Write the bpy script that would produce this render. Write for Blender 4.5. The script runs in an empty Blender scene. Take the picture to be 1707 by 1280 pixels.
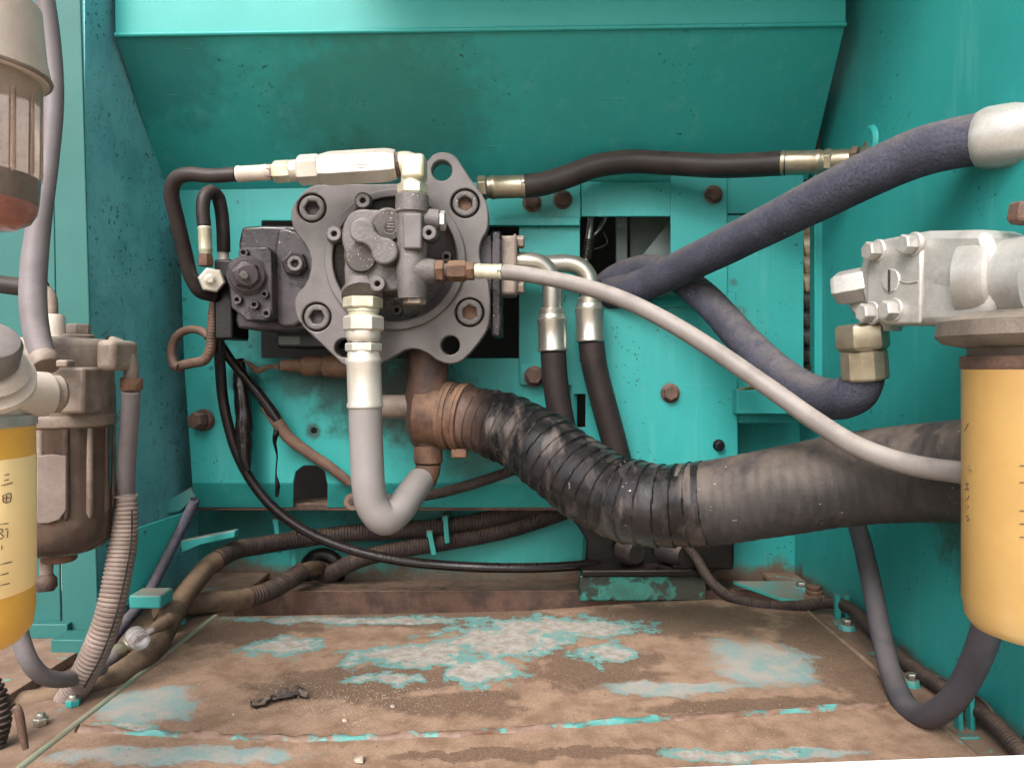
import bpy, bmesh, math, random
from mathutils import Vector, Matrix, noise
random.seed(7)
R = math.radians
F = 1270.0                 # focal length in photo pixels
VX, VY = 880.0, 615.0      # vanishing point of the depth axis in the photo
CAMZ, CAMY = 0.408, -1.4   # camera height over the floor, distance to the pump plate
scene = bpy.context.scene
col = scene.collection

# ------------------------------------------------------------------ camera, sky, sun, exposure
cam = bpy.data.cameras.new("Camera")
cam.sensor_fit = 'HORIZONTAL'; cam.sensor_width = 36.0
cam.lens = 36.0 * F / 1707.0
cam.shift_x = -(VX - 853.5) / 1707.0
cam.shift_y = -(640.0 - VY) / 1707.0
cam.clip_start = 0.02; cam.clip_end = 500
camo = bpy.data.objects.new("Camera", cam); col.objects.link(camo)
camo.location = (0, CAMY, CAMZ); camo.rotation_euler = (R(90), 0, 0)
scene.camera = camo

SUN_EL, SUN_AZ = 44.0, 200.0     # hazy sun behind the camera
world = bpy.data.worlds.new("World"); scene.world = world; world.use_nodes = True
wn = world.node_tree; wn.nodes.clear()
sky = wn.nodes.new("ShaderNodeTexSky"); sky.sky_type = 'NISHITA'; sky.sun_disc = False
sky.sun_elevation = R(SUN_EL); sky.sun_rotation = R(SUN_AZ); sky.air_density = 1.0; sky.dust_density = 6.0
hs = wn.nodes.new("ShaderNodeHueSaturation"); hs.inputs['Saturation'].default_value = 0.30
bg = wn.nodes.new("ShaderNodeBackground"); bg.inputs['Strength'].default_value = 0.15
wo = wn.nodes.new("ShaderNodeOutputWorld")
wn.links.new(sky.outputs[0], hs.inputs['Color']); wn.links.new(hs.outputs[0], bg.inputs[0]); wn.links.new(bg.outputs[0], wo.inputs[0])
sl = bpy.data.lights.new("Sun", 'SUN'); sl.energy = 1.5; sl.angle = R(28); sl.color = (1.0, 0.95, 0.9)
so = bpy.data.objects.new("Sun", sl); col.objects.link(so)
sd = Vector((math.sin(R(SUN_AZ)) * math.cos(R(SUN_EL)), math.cos(R(SUN_AZ)) * math.cos(R(SUN_EL)), math.sin(R(SUN_EL))))
so.rotation_euler = sd.to_track_quat('Z', 'Y').to_euler(); so.location = (0, -3, 3)
scene.view_settings.view_transform = 'Standard'; scene.view_settings.look = 'None'
scene.view_settings.exposure = 1.06; scene.view_settings.gamma = 1.0
scene.view_settings.use_curve_mapping = False
scene.cycles.max_bounces = 6; scene.cycles.diffuse_bounces = 3; scene.cycles.glossy_bounces = 3; scene.cycles.transmission_bounces = 4; scene.cycles.use_denoising = True
scene.cycles.use_adaptive_sampling = True; scene.cycles.adaptive_threshold = 0.03; scene.cycles.sample_clamp_indirect = 4.0

# ------------------------------------------------------------------ helpers: placing
def P(px, py, d):
    """point at depth d (metres in front of the camera) seen at photo pixel px, py"""
    return Vector(((px - VX) / F * d, CAMY + d, CAMZ + (VY - py) / F * d))
def S(n, d): return n * d / F
def D(d): return CAMY + d

WLOC = {}
def thing(name, label, cat, loc, group=None):
    o = bpy.data.objects.new(name, None); col.objects.link(o)
    o.empty_display_size = 0.02
    o.location = loc; WLOC[o.name] = Vector(loc)
    o['label'] = label; o['category'] = cat
    if group: o['group'] = group
    return o
def struct(name, loc=(0, 0, 0)):
    o = bpy.data.objects.new(name, None); col.objects.link(o); o.empty_display_size = 0.02
    o.location = loc; WLOC[o.name] = Vector(loc); o['kind'] = 'structure'
    return o
def tag(o, label, cat, group=None):
    o['label'] = label; o['category'] = cat
    if group: o['group'] = group
    return o
def finish(name, bm, mat, parent=None, smooth=40, bevel=0, seg=2):
    bmesh.ops.recalc_face_normals(bm, faces=bm.faces)
    me = bpy.data.meshes.new(name)
    vs = [v.co for v in bm.verts]
    lo = Vector((min(v[i] for v in vs) for i in range(3))); hi = Vector((max(v[i] for v in vs) for i in range(3)))
    c = (lo + hi) / 2
    for v in bm.verts: v.co = v.co - c
    bm.to_mesh(me); bm.free()
    me.materials.append(mat)
    if smooth:
        for p in me.polygons: p.use_smooth = True
        me.set_sharp_from_angle(angle=R(smooth))
    o = bpy.data.objects.new(name, me); col.objects.link(o)
    WLOC[o.name] = c
    if parent is not None:
        o.parent = parent; o.location = c - WLOC[parent.name]
    else:
        o.location = c
    if bevel:
        m = o.modifiers.new("Bevel", 'BEVEL'); m.width = bevel; m.segments = seg; m.limit_method = 'ANGLE'; m.angle_limit = R(38)
        m.harden_normals = False
    return o

# ------------------------------------------------------------------ helpers: shapes
def chaikin(pts, it):
    for _ in range(it):
        q = []
        for i in range(len(pts)):
            a, b = Vector(pts[i]), Vector(pts[(i + 1) % len(pts)])
            q += [a * .75 + b * .25, a * .25 + b * .75]
        pts = q
    return [tuple(p) for p in pts]
def circ(cx, cy, r, n=32, rot=0):
    return [(cx + r * math.cos(2 * math.pi * i / n + rot), cy + r * math.sin(2 * math.pi * i / n + rot)) for i in range(n)]
def extrude_poly(bm, loops3, vec):
    """fill loops (first outer, then holes) and extrude along vec"""
    edges = []
    for lp in loops3:
        vs = [bm.verts.new(p) for p in lp]
        edges += [bm.edges.new((vs[i], vs[(i + 1) % len(vs)])) for i in range(len(vs))]
    if len(loops3) == 1:
        bm.faces.new([e.verts[0] for e in edges]) if False else bm.faces.new(vs)
        fs = bm.faces[:]
    else:
        r = bmesh.ops.triangle_fill(bm, use_beauty=True, use_dissolve=False, edges=edges)
        fs = [f for f in r['geom'] if isinstance(f, bmesh.types.BMFace)]
    r = bmesh.ops.extrude_face_region(bm, geom=fs)
    bmesh.ops.translate(bm, vec=vec, verts=[v for v in r['geom'] if isinstance(v, bmesh.types.BMVert)])
def poly_px(name, pts, d0, d1, mat, parent, holes=(), bev=0.0015, ck=0, seg=2, smooth=40):
    """outline in photo pixels on the plane at depth d0, extruded straight back to d1"""
    if ck: pts = chaikin(pts, ck)
    bm = bmesh.new()
    loops = [[P(x, y, d0) for x, y in pts]] + [[P(x, y, d0) for x, y in h] for h in holes]
    extrude_poly(bm, loops, Vector((0, d1 - d0, 0)))
    return finish(name, bm, mat, parent, smooth, bev, seg)
def box_px(name, x0, y0, x1, y1, d0, d1, mat, parent, bev=0.0015, seg=2):
    return poly_px(name, [(x0, y0), (x1, y0), (x1, y1), (x0, y1)], d0, d1, mat, parent, bev=bev, seg=seg)
def cyl_px(name, cx, cy, r, d0, d1, mat, parent, n=32, bev=0.001, hole=None, rot=0, ry=None):
    pts = circ(cx, cy, r, n, rot)
    return poly_px(name, pts, d0, d1, mat, parent, holes=[hole] if hole else (), bev=bev)
def slab(name, pts3, vec, mat, parent, bev=0.001, holes=(), smooth=40):
    bm = bmesh.new(); extrude_poly(bm, [[Vector(p) for p in pts3]] + [[Vector(p) for p in h] for h in holes], Vector(vec))
    return finish(name, bm, mat, parent, smooth, bev)
def box3(name, lo, hi, mat, parent, bev=0.001):
    (x0, y0, z0), (x1, y1, z1) = lo, hi
    return slab(name, [(x0, y0, z0), (x1, y0, z0), (x1, y1, z0), (x0, y1, z0)], (0, 0, z1 - z0), mat, parent, bev)
def frame_of(ax):
    ax = ax.normalized()
    up = Vector((0, 0, 1)) if abs(ax.z) < .9 else Vector((0, -1, 0))
    u = ax.cross(up).normalized(); v = u.cross(ax).normalized()
    return u, v
def lathe(name, a, b, prof, mat, parent, n=24, rot=0, smooth=40, bevel=0):
    """prof: list of (fraction along a-b, radius in metres)"""
    a, b = Vector(a), Vector(b); u, v = frame_of(b - a)
    bm = bmesh.new(); rings = []
    for t, r in prof:
        c = a.lerp(b, t)
        if r < 1e-6: rings.append([bm.verts.new(c)])
        else: rings.append([bm.verts.new(c + (u * math.cos(2 * math.pi * i / n + rot) + v * math.sin(2 * math.pi * i / n + rot)) * r) for i in range(n)])
    for k in range(len(rings) - 1):
        A, B = rings[k], rings[k + 1]
        for i in range(n):
            j = (i + 1) % n
            if len(A) == 1 and len(B) == 1: continue
            if len(A) == 1: bm.faces.new((A[0], B[i], B[j]))
            elif len(B) == 1: bm.faces.new((A[i], A[j], B[0]))
            else: bm.faces.new((A[i], A[j], B[j], B[i]))
    for ring in (rings[0], rings[-1]):
        if len(ring) > 1: bm.faces.new(ring)
    return finish(name, bm, mat, parent, smooth, bevel)
def hexn(name, a, b, r, mat, parent, rot=0.26, n=6):
    return lathe(name, a, b, [(0, r * .86), (.1, r * .97), (.16, r), (.84, r), (.9, r * .97), (1, r * .86)], mat, parent, n=n, rot=rot, smooth=25, bevel=r * .03)
def ring(name, a, b, r, mat, parent, n=28, ch=.12):
    return lathe(name, a, b, [(0, r * (1 - ch)), (.12, r), (.88, r), (1, r * (1 - ch))], mat, parent, n=n)
def ferrule(name, a, b, r, mat, parent, n=28):
    return lathe(name, a, b, [(0, r * .86), (.03, r * .9), (.10, r * .92), (.13, r), (.2, r * 1.0), (.24, r * .96), (.88, r * .96), (.91, r * 1.02), (.97, r * 1.02), (1, r * .93)], mat, parent, n=n)
def catmull(pts, rad, step):
    n = len(pts); out = []
    for i in range(n - 1):
        p0 = pts[i - 1] if i else pts[0] * 2 - pts[1]
        p1, p2 = pts[i], pts[i + 1]
        p3 = pts[i + 2] if i + 2 < n else pts[-1] * 2 - pts[-2]
        L = (p2 - p1).length
        m = max(2, int(L / step))
        # centripetal
        t0 = 0; t1 = t0 + max(1e-5, (p1 - p0).length) ** .5; t2 = t1 + max(1e-5, L) ** .5; t3 = t2 + max(1e-5, (p3 - p2).length) ** .5
        for k in range(m):
            t = t1 + (t2 - t1) * k / m
            A1 = p0 * ((t1 - t) / (t1 - t0)) + p1 * ((t - t0) / (t1 - t0))
            A2 = p1 * ((t2 - t) / (t2 - t1)) + p2 * ((t - t1) / (t2 - t1))
            A3 = p2 * ((t3 - t) / (t3 - t2)) + p3 * ((t - t2) / (t3 - t2))
            B1 = A1 * ((t2 - t) / (t2 - t0)) + A2 * ((t - t0) / (t2 - t0))
            B2 = A2 * ((t3 - t) / (t3 - t1)) + A3 * ((t - t1) / (t3 - t1))
            C = B1 * ((t2 - t) / (t2 - t1)) + B2 * ((t - t1) / (t2 - t1))
            out.append((C, rad[i] + (rad[i + 1] - rad[i]) * k / m))
    out.append((pts[-1], rad[-1]))
    return out
def tube(name, pts, rad, mat, parent, n=20, step=0.006, rfun=None, smooth=60, s_off=0.0):
    """pts: 3-D points or (px,py,d) triples; rad: metres (scalar or per point)"""
    pts = [p if isinstance(p, Vector) else P(*p) for p in pts]
    if not isinstance(rad, (list, tuple)): rad = [rad] * len(pts)
    sm = catmull(pts, list(rad), step)
    bm = bmesh.new(); rings = []; s = s_off; u = None
    for k, (c, r) in enumerate(sm):
        a = sm[max(0, k - 1)][0]; b = sm[min(len(sm) - 1, k + 1)][0]
        t = (b - a).normalized()
        if u is None: u, v = frame_of(t)
        else:
            u = (u - t * u.dot(t)).normalized(); v = t.cross(u).normalized()
        if k: s += (c - sm[k - 1][0]).length
        rg = []
        for i in range(n):
            th = 2 * math.pi * i / n
            rr = r * (rfun(s, th, c) if rfun else 1)
            rg.append(bm.verts.new(c + (u * math.cos(th) + v * math.sin(th)) * rr))
        rings.append(rg)
    for k in range(len(rings) - 1):
        A, B = rings[k], rings[k + 1]
        for i in range(n):
            j = (i + 1) % n; bm.faces.new((A[i], A[j], B[j], B[i]))
    bm.faces.new(rings[0]); bm.faces.new(rings[-1])
    return finish(name, bm, mat, parent, smooth)
def wob(amp=.03, sc=30.):
    def f(s, th, c): return 1 + amp * noise.noise(Vector((c.x * sc, c.y * sc + math.cos(th), c.z * sc + math.sin(th))))
    return f
def ribs(pitch, depth):
    def f(s, th, c):
        x = (s / pitch) % 1.0
        return 1 - depth * (1 if x > .68 else (0 if x < .5 else (x - .5) / .18)) if x < .9 else 1 - depth * (1 - (x - .9) / .1)
    return f
def corr(name, pts, rad, mat, parent, pitch=.006, depth=.13, n=22):
    return tube(name, pts, rad, mat, parent, n=n, step=pitch / 6.0, rfun=ribs(pitch, depth), smooth=50)
def stroke(name, pts3, w, mat, parent):
    return tube(name, [Vector(p) for p in pts3], w, mat, parent, n=6, step=.004)
def sock_bolt(parent, cx, cy, r, d0, h, mat, mdark, name='socket_bolt', hexr=.5, rot=.2):
    """cap screw facing the camera: ring with a hexagon socket"""
    b = poly_px(name, circ(cx, cy, r, 28), d0, d0 + h, mat, parent, holes=[circ(cx, cy, r * hexr, 6, rot)], bev=S(r, d0) * .12)
    poly_px('socket', circ(cx, cy, r * .8, 20), d0 + min(h * .45, .012), d0 + min(h * .45, .012) + .002, mdark, b, bev=0)
    return b
def hex_bolt(parent, c, ax, r, h, mat, name='bolt', rot=.3, washer=None):
    c = Vector(c); ax = Vector(ax).normalized()
    b = hexn(name, c + ax * h * .15, c + ax * h, r, mat, parent, rot=rot)
    lathe('washer', c - ax * .001, c + ax * h * .2, [(0, r * 1.25), (.7, r * 1.25), (1, r * 1.15)], washer or mat, b, n=24)
    return b

# ------------------------------------------------------------------ materials
def lin(c):
    if isinstance(c, str):
        c = [int(c[i:i + 2], 16) / 255 for i in (0, 2, 4)]
        c = [x / 12.92 if x <= .04045 else ((x + .055) / 1.055) ** 2.4 for x in c]
    return (c[0], c[1], c[2], 1)
class NB:
    def __init__(s, name):
        s.m = bpy.data.materials.new(name); s.m.use_nodes = True; s.t = s.m.node_tree; s.t.nodes.clear()
        s.out = s.n("ShaderNodeOutputMaterial"); s.b = s.n("ShaderNodeBsdfPrincipled"); s.l(s.b.outputs[0], s.out.inputs[0])
        tc = s.n("ShaderNodeTexCoord"); oi = s.n("ShaderNodeObjectInfo")
        mul = s.n("ShaderNodeVectorMath"); mul.operation = 'SCALE'; mul.inputs[0].default_value = (3.1, 1.7, 2.3); s.l(oi.outputs['Random'], mul.inputs['Scale'])
        ad = s.n("ShaderNodeVectorMath"); ad.operation = 'ADD'; s.l(tc.outputs['Object'], ad.inputs[0]); s.l(mul.outputs[0], ad.inputs[1])
        s.co = ad.outputs[0]; s.geo = s.n("ShaderNodeNewGeometry"); s.pos = s.geo.outputs['Position']
    def n(s, t): return s.t.nodes.new(t)
    def l(s, a, b): s.t.links.new(a, b)
    def setv(s, sock, v):
        if hasattr(v, 'is_linked') or isinstance(v, bpy.types.NodeSocket): s.l(v, sock)
        else: sock.default_value = v
    def noise(s, scale, detail=4, rough=.55, co=None, dist=0):
        x = s.n("ShaderNodeTexNoise"); x.inputs['Scale'].default_value = scale; x.inputs['Detail'].default_value = detail
        x.inputs['Roughness'].default_value = rough; x.inputs['Distortion'].default_value = dist; s.l(co or s.co, x.inputs['Vector']); return x.outputs[0]
    def math(s, op, a, b=0, c=0, clamp=False):
        x = s.n("ShaderNodeMath"); x.operation = op; x.use_clamp = clamp
        s.setv(x.inputs[0], a); s.setv(x.inputs[1], b); s.setv(x.inputs[2], c); return x.outputs[0]
    def ss(s, v, lo, hi):
        x = s.n("ShaderNodeMapRange"); x.interpolation_type = 'SMOOTHSTEP'; s.setv(x.inputs[0], v)
        x.inputs[1].default_value = lo; x.inputs[2].default_value = hi; x.inputs[3].default_value = 0; x.inputs[4].default_value = 1; return x.outputs[0]
    def mix(s, f, a, b):
        x = s.n("ShaderNodeMix"); x.data_type = 'RGBA'; s.setv(x.inputs[0], f); s.setv(x.inputs[6], a); s.setv(x.inputs[7], b); return x.outputs[2]
    def specks(s, scale, size, gate=None):
        """ragged flecks: peaks of a fine noise, kept only inside a coarse mask"""
        f = s.ss(s.noise(scale * 1.7, 2, .5), .735 - size * .35, .765 - size * .35)
        if gate: f = s.math('MULTIPLY', f, s.ss(s.noise(gate[0], 2), gate[1], gate[1] + .1))
        return f
    def up(s, lo=.1, hi=.9):
        x = s.n("ShaderNodeSeparateXYZ"); s.l(s.geo.outputs['Normal'], x.inputs[0]); return s.ss(x.outputs[2], lo, hi)
    def bump(s, h, strength, dist=.002):
        x = s.n("ShaderNodeBump"); x.inputs['Strength'].default_value = strength; x.inputs['Distance'].default_value = dist
        s.l(h, x.inputs['Height']); s.l(x.outputs[0], s.b.inputs['Normal'])
    def done(s, c, rough, metal=0., spec=None):
        s.setv(s.b.inputs['Base Color'], c); s.setv(s.b.inputs['Roughness'], rough); s.setv(s.b.inputs['Metallic'], metal)
        if spec is not None: s.b.inputs['Specular IOR Level'].default_value = spec
        return s.m
def grime(name, c, c2=None, var=.5, sc=18, rough=.5, metal=0., dust=None, dusta=.0, dust_lo=.1, speck=None, speckc='1a1410', grease=0, greasec='120d0c',
          rust=0, rustc='5a3a28', bump=.15, bsc=260, spec=None, fine=.25, pale=None):
    """paint, metal or rubber with colour drift, settled dust, specks, oil and rust"""
    b = NB(name); c = lin(c); c2 = lin(c2) if c2 else tuple(x * .6 for x in c[:3]) + (1,)
    n0 = b.noise(sc, 4, .62); k = b.mix(b.math('MULTIPLY', b.ss(n0, .35, .7), var), c, c2)
    nf = b.noise(bsc, 2, .6)
    k = b.mix(b.math('MULTIPLY', b.ss(nf, .35, .75), fine), k, c2)
    rg = b.math('ADD', rough - .09, b.math('MULTIPLY', n0, .18))
    if rust:
        f = b.ss(b.noise(sc * 1.6, 6, .7), .72 - rust * .35, .78 - rust * .3); k = b.mix(f, k, b.mix(b.noise(140, 3), lin(rustc), lin('33201a'))); rg = b.mix(f, rg, (.85, .85, .85, 1))
    if dust:
        f = b.math('MULTIPLY', b.math('MULTIPLY', b.up(dust_lo, .95), b.ss(b.noise(sc * 1.7, 5, .65), .25, .62)), dusta)
        k = b.mix(f, k, lin(dust)); rg = b.mix(f, rg, (.9, .9, .9, 1))
    if grease:
        f = b.math('MULTIPLY', b.ss(b.noise(sc * .9, 6, .65, dist=.4), .62 - grease * .3, .68 - grease * .28), .9); k = b.mix(f, k, lin(greasec)); rg = b.mix(f, rg, (.22, .22, .22, 1))
    if speck: k = b.mix(b.math('MULTIPLY', b.specks(speck[0], speck[1], (speck[0] * .15, speck[2])), .85), k, lin(speckc))
    if pale: k = b.mix(b.math('MULTIPLY', b.specks(pale[0], pale[1], (pale[0] * .1, pale[2])), .8), k, lin('c9bfb5'))
    if bump: b.bump(b.math('ADD', nf, n0), bump)
    m = 0. if not metal else metal
    return b.done(k, rg, m, spec)

TEAL = (.025, .262, .248)
M = {}
def stained_paint(name, rough=.42):
    """teal paint with oil and mud stains where the machine has leaked and splashed"""
    b = NB(name); n0 = b.noise(7, 5, .62); n1 = b.noise(30, 5, .68, co=b.pos); nf = b.noise(130, 2)
    k = b.mix(b.math('MULTIPLY', b.ss(n0, .35, .7), .5), lin(TEAL), lin((.02, .22, .215)))
    k = b.mix(b.math('MULTIPLY', b.ss(b.noise(52, 5, .7), .60, .72), .4), k, lin((.05, .16, .155)))
    vs_ = b.n('ShaderNodeMapping'); vs_.inputs['Scale'].default_value = (30, 30, 3); b.l(b.co, vs_.inputs[0])
    k = b.mix(b.math('MULTIPLY', b.ss(b.noise(1.3, 4, .6, co=vs_.outputs[0]), .52, .75), .35), k, lin((.09, .33, .31)))
    rg = b.math('ADD', rough - .06, b.math('MULTIPLY', n0, .2))
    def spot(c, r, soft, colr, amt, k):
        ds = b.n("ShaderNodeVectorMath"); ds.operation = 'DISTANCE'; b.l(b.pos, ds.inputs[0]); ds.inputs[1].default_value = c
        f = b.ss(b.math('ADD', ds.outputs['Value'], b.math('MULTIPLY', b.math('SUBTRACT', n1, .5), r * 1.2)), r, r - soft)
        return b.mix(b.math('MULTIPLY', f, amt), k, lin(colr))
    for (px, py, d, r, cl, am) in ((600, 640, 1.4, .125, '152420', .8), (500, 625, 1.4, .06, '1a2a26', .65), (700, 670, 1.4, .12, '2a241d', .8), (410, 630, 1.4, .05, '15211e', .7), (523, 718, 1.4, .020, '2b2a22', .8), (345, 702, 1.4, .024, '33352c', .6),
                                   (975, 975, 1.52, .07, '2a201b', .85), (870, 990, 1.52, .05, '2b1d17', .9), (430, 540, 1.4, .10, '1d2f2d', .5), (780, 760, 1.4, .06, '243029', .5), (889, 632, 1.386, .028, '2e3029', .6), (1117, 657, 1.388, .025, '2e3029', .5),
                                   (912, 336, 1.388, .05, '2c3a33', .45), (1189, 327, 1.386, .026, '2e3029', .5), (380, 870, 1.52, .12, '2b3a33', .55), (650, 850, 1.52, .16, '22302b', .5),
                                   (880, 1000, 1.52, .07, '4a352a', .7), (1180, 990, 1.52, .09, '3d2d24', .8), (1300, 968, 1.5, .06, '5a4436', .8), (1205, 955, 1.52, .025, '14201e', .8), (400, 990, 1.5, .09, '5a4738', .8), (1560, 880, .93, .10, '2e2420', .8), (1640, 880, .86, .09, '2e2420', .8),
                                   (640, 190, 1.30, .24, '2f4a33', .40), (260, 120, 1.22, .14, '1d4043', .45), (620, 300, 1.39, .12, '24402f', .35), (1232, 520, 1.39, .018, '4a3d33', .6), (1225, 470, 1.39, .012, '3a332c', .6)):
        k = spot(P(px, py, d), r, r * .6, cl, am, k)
    sp = b.n("ShaderNodeSeparateXYZ"); b.l(b.pos, sp.inputs[0])
    low = b.ss(b.math('ADD', sp.outputs[2], b.math('MULTIPLY', b.math('SUBTRACT', n1, .5), .05)), .024, -.004)     # mud splashed along the foot
    k = b.mix(b.math('MULTIPLY', low, .9), k, b.mix(nf, lin('6d5343'), lin('4a362b')))
    for rot, sc3 in ((.5, (420, 420, 9)), (-.9, (9, 420, 420))):
        mp = b.n('ShaderNodeMapping'); mp.inputs['Rotation'].default_value = (0, rot, .2); mp.inputs['Scale'].default_value = sc3; b.l(b.co, mp.inputs[0])
        k = b.mix(b.math('MULTIPLY', b.math('MULTIPLY', b.ss(b.noise(1, 1, .5, co=mp.outputs[0]), .72, .78), b.ss(b.noise(11, 2), .5, .6)), .45), k, lin((.16, .34, .33)))
    k = b.mix(b.math('MULTIPLY', b.specks(75, .2, (9, .52)), .7), k, lin('1b2b28'))
    b.bump(b.math('ADD', b.math('MULTIPLY', nf, .25), b.math('MULTIPLY', b.noise(5, 2), 4.0)), .12, .004)
    return b.done(k, rg, 0., .32)
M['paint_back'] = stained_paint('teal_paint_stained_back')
M['paint'] = grime('teal_paint', TEAL, (.018, .22, .205), var=.5, sc=7, rough=.42, speck=(60, .16, .56), speckc='173a38', bump=.05, bsc=120, fine=.12, spec=.32)
M['paint_dusty'] = grime('teal_paint_dusty', TEAL, (.02, .22, .20), var=.5, sc=9, rough=.5, dust='8a6f5e', dusta=.75, rust=.22, speck=(70, .18, .55), bump=.07, bsc=150, fine=.15)
M['paint_oily'] = grime('teal_paint_oily', (.018, .2, .17), '0c2a26', var=.9, sc=14, rough=.3, grease=.55, rust=.2, bump=.1)
M['cast'] = grime('cast_grey', '625c5b', '423d3c', var=.85, sc=24, rough=.5, dust='857b76', dusta=.5, speck=(130, .2, .6), bump=.4, bsc=300, fine=.55, pale=(190, .2, .55))
M['cast_smooth'] = grime('cast_flange_grey', '615b5b', '494342', var=.8, sc=14, rough=.5, dust='8e837e', dusta=.4, bump=.08, bsc=380, fine=.25, speck=(120, .14, .62))
M['cast_dark'] = grime('cast_oily_dark', '3f363b', '221b1f', var=.9, sc=16, rough=.42, grease=.35, dust='7a6d6c', dusta=.5, bump=.25, bsc=380, fine=.4, pale=(170, .16, .55))
M['black'] = grime('black_oil', '0e0a0a', '080606', var=.6, sc=20, rough=.3, dust='4a3a32', dusta=.35, bump=.2, spec=.4)
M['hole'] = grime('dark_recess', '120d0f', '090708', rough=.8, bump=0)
M['socket'] = grime('socket_dirt', '3a3033', '1e1719', rough=.7, var=.8, sc=90, bump=.2)
M['zinc'] = grime('zinc_plate', 'c2bcb2', 'a1978a', var=.5, sc=22, rough=.34, metal=.45, dust='cfc4b6', dusta=.3, bump=.04, bsc=500, fine=.15, rust=.04, rustc='9b7a50')
M['zinc_yellow'] = grime('zinc_yellow', 'c8c4b0', 'a39a7c', var=.7, sc=40, rough=.36, metal=.4, bump=.04, bsc=500, fine=.15)
M['steel'] = grime('steel_pipe', 'b9b4ab', '8d857a', var=.5, sc=24, rough=.3, metal=.85, dust='9f9184', dusta=.35, bump=.05, bsc=500, fine=.2)
M['brass_dull'] = grime('dull_plated', '9b927e', '6c6252', var=.6, sc=30, rough=.34, metal=.7, bump=.06, bsc=400, fine=.2, rust=.12)
M['alu'] = grime('cast_aluminium', 'b9b6b2', '918c86', var=.7, sc=22, rough=.36, metal=.5, dust='b5ada5', dusta=.3, bump=.1, bsc=380, fine=.3, rust=.06, rustc='7a6248')
M['rusty'] = grime('rusty_metal', '694a36', '3a271d', var=.95, sc=26, rough=.7, dust='846a54', dusta=.45, bump=.4, bsc=300, fine=.5)
M['rust_dark'] = grime('rust_dark', '5b4236', '2c1f1b', var=.9, sc=24, rough=.7, dust='85705f', dusta=.5, bump=.35, bsc=300, fine=.5)
M['tan'] = grime('dusty_tan_metal', '85766b', '56483f', var=.9, sc=22, rough=.5, dust='b3a496', dusta=.6, bump=.15, bsc=350, fine=.35, rust=.12, rustc='8a5a3c')
M['tan_pale'] = grime('dusty_pale_metal', 'b3a69b', '94867b', var=.6, sc=15, rough=.55, dust='cdbdb0', dusta=.5, bump=.1, bsc=350, fine=.25)
M['rubber'] = grime('rubber_black', '2d2625', '1a1516', var=.7, sc=20, rough=.6, dust='6a5b50', dusta=.75, bump=.12, bsc=300, fine=.35, spec=.3)
M['rubber_brown'] = grime('rubber_browned', '2d2524', '1b1616', var=.8, sc=18, rough=.5, dust='54473f', dusta=.5, bump=.12, bsc=300, fine=.3, spec=.3)
M['rubber_blue'] = grime('rubber_fabric', '424250', '2d2e37', var=.7, sc=22, rough=.9, dust='68605b', dusta=.6, bump=.8, bsc=240, fine=.85, pale=(150, .1, .62), spec=.3)
M['hose_grey'] = grime('hose_grey', '736c68', '5a534f', var=.6, sc=16, rough=.55, dust='b3a79f', dusta=.4, bump=.07, bsc=350, fine=.25)
M['hose_slate'] = grime('hose_slate', '47444b', '353238', var=.7, sc=14, rough=.6, dust='6a625d', dusta=.45, bump=.1, bsc=350, fine=.3, spec=.3)
M['hose_pale'] = grime('hose_pale', '827c7a', '6f6967', var=.4, sc=10, rough=.45, dust='a59b95', dusta=.3, bump=.04, bsc=350, fine=.15)
M['hose_mauve'] = grime('hose_mauve', '6a6466', '524b4d', var=.6, sc=14, rough=.55, dust='9c8f8c', dusta=.5, bump=.07, bsc=350, fine=.25, spec=.3)
M['conduit'] = grime('conduit_dusty', '372d2b', '221b1b', var=.8, sc=18, rough=.6, dust='665343', dusta=.55, bump=.1, fine=.3, spec=.3)
M['conduit_pale'] = grime('conduit_pale', '7b6c66', '574944', var=.7, sc=16, rough=.6, dust='92806f', dusta=.55, bump=.08, fine=.3)
M['conduit_mud'] = grime('conduit_mud', '64503f', '3b302a', var=.9, sc=20, rough=.75, dust='86705b', dusta=.55, bump=.2, fine=.4, spec=.3)
M['oily_hose'] = grime('oily_hose', '120c0d', '1d1416', var=.6, sc=30, rough=.22, bump=.2, bsc=200, dust='3a2d2a', dusta=.25)
M['brown_sleeve'] = grime('brown_sleeve', '5f4638', '3a2a24', var=.8, sc=22, rough=.65, dust='8a6e5a', dusta=.4, bump=.2, bsc=250)
M['yellow'] = grime('yellow_filter', '9c7c48', '8b693a', var=.7, sc=9, rough=.42, dust='b89a6a', dusta=.4, bump=.03, bsc=300, fine=.12)
M['yellow_bright'] = grime('yellow_fuel_filter', 'd8a548', 'c28c36', var=.6, sc=9, rough=.4, bump=.03, bsc=300, fine=.12)  # brighter than the other filter's yellow, making up for shade here
M['cream'] = grime('cream_label', 'efd097', 'e9c27c', var=.5, sc=8, rough=.5, bump=.02, fine=.1)
M['ink'] = grime('ink', '5b4a3c', '3a2f28', rough=.7, bump=0)
M['ink_black'] = grime('ink_black', '241d1a', '14100e', rough=.7, bump=0)
M['sunlit_white'] = grime('sunlit_sill', (.82, .84, .82), (.7, .73, .71), var=.3, sc=8, rough=.5, bump=.03)  # white stands in for sun glare on a pale teal sill
M['ground'] = grime('dry_earth', 'b3a692', '978a76', var=.8, sc=.8, rough=.95, bump=0)
M['engine'] = grime('engine_metal', '4a4542', '231f1e', var=.9, sc=30, rough=.5, metal=.4, bump=.2)
M['engine_pale'] = grime('engine_pale', 'b3a58c', '7a6c58', var=.8, sc=40, rough=.45, metal=.4, bump=.2)
M['grey_panel'] = grime('grey_green_panel', '5d6a66', '3c4543', var=.6, sc=9, rough=.5, bump=.05)
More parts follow.
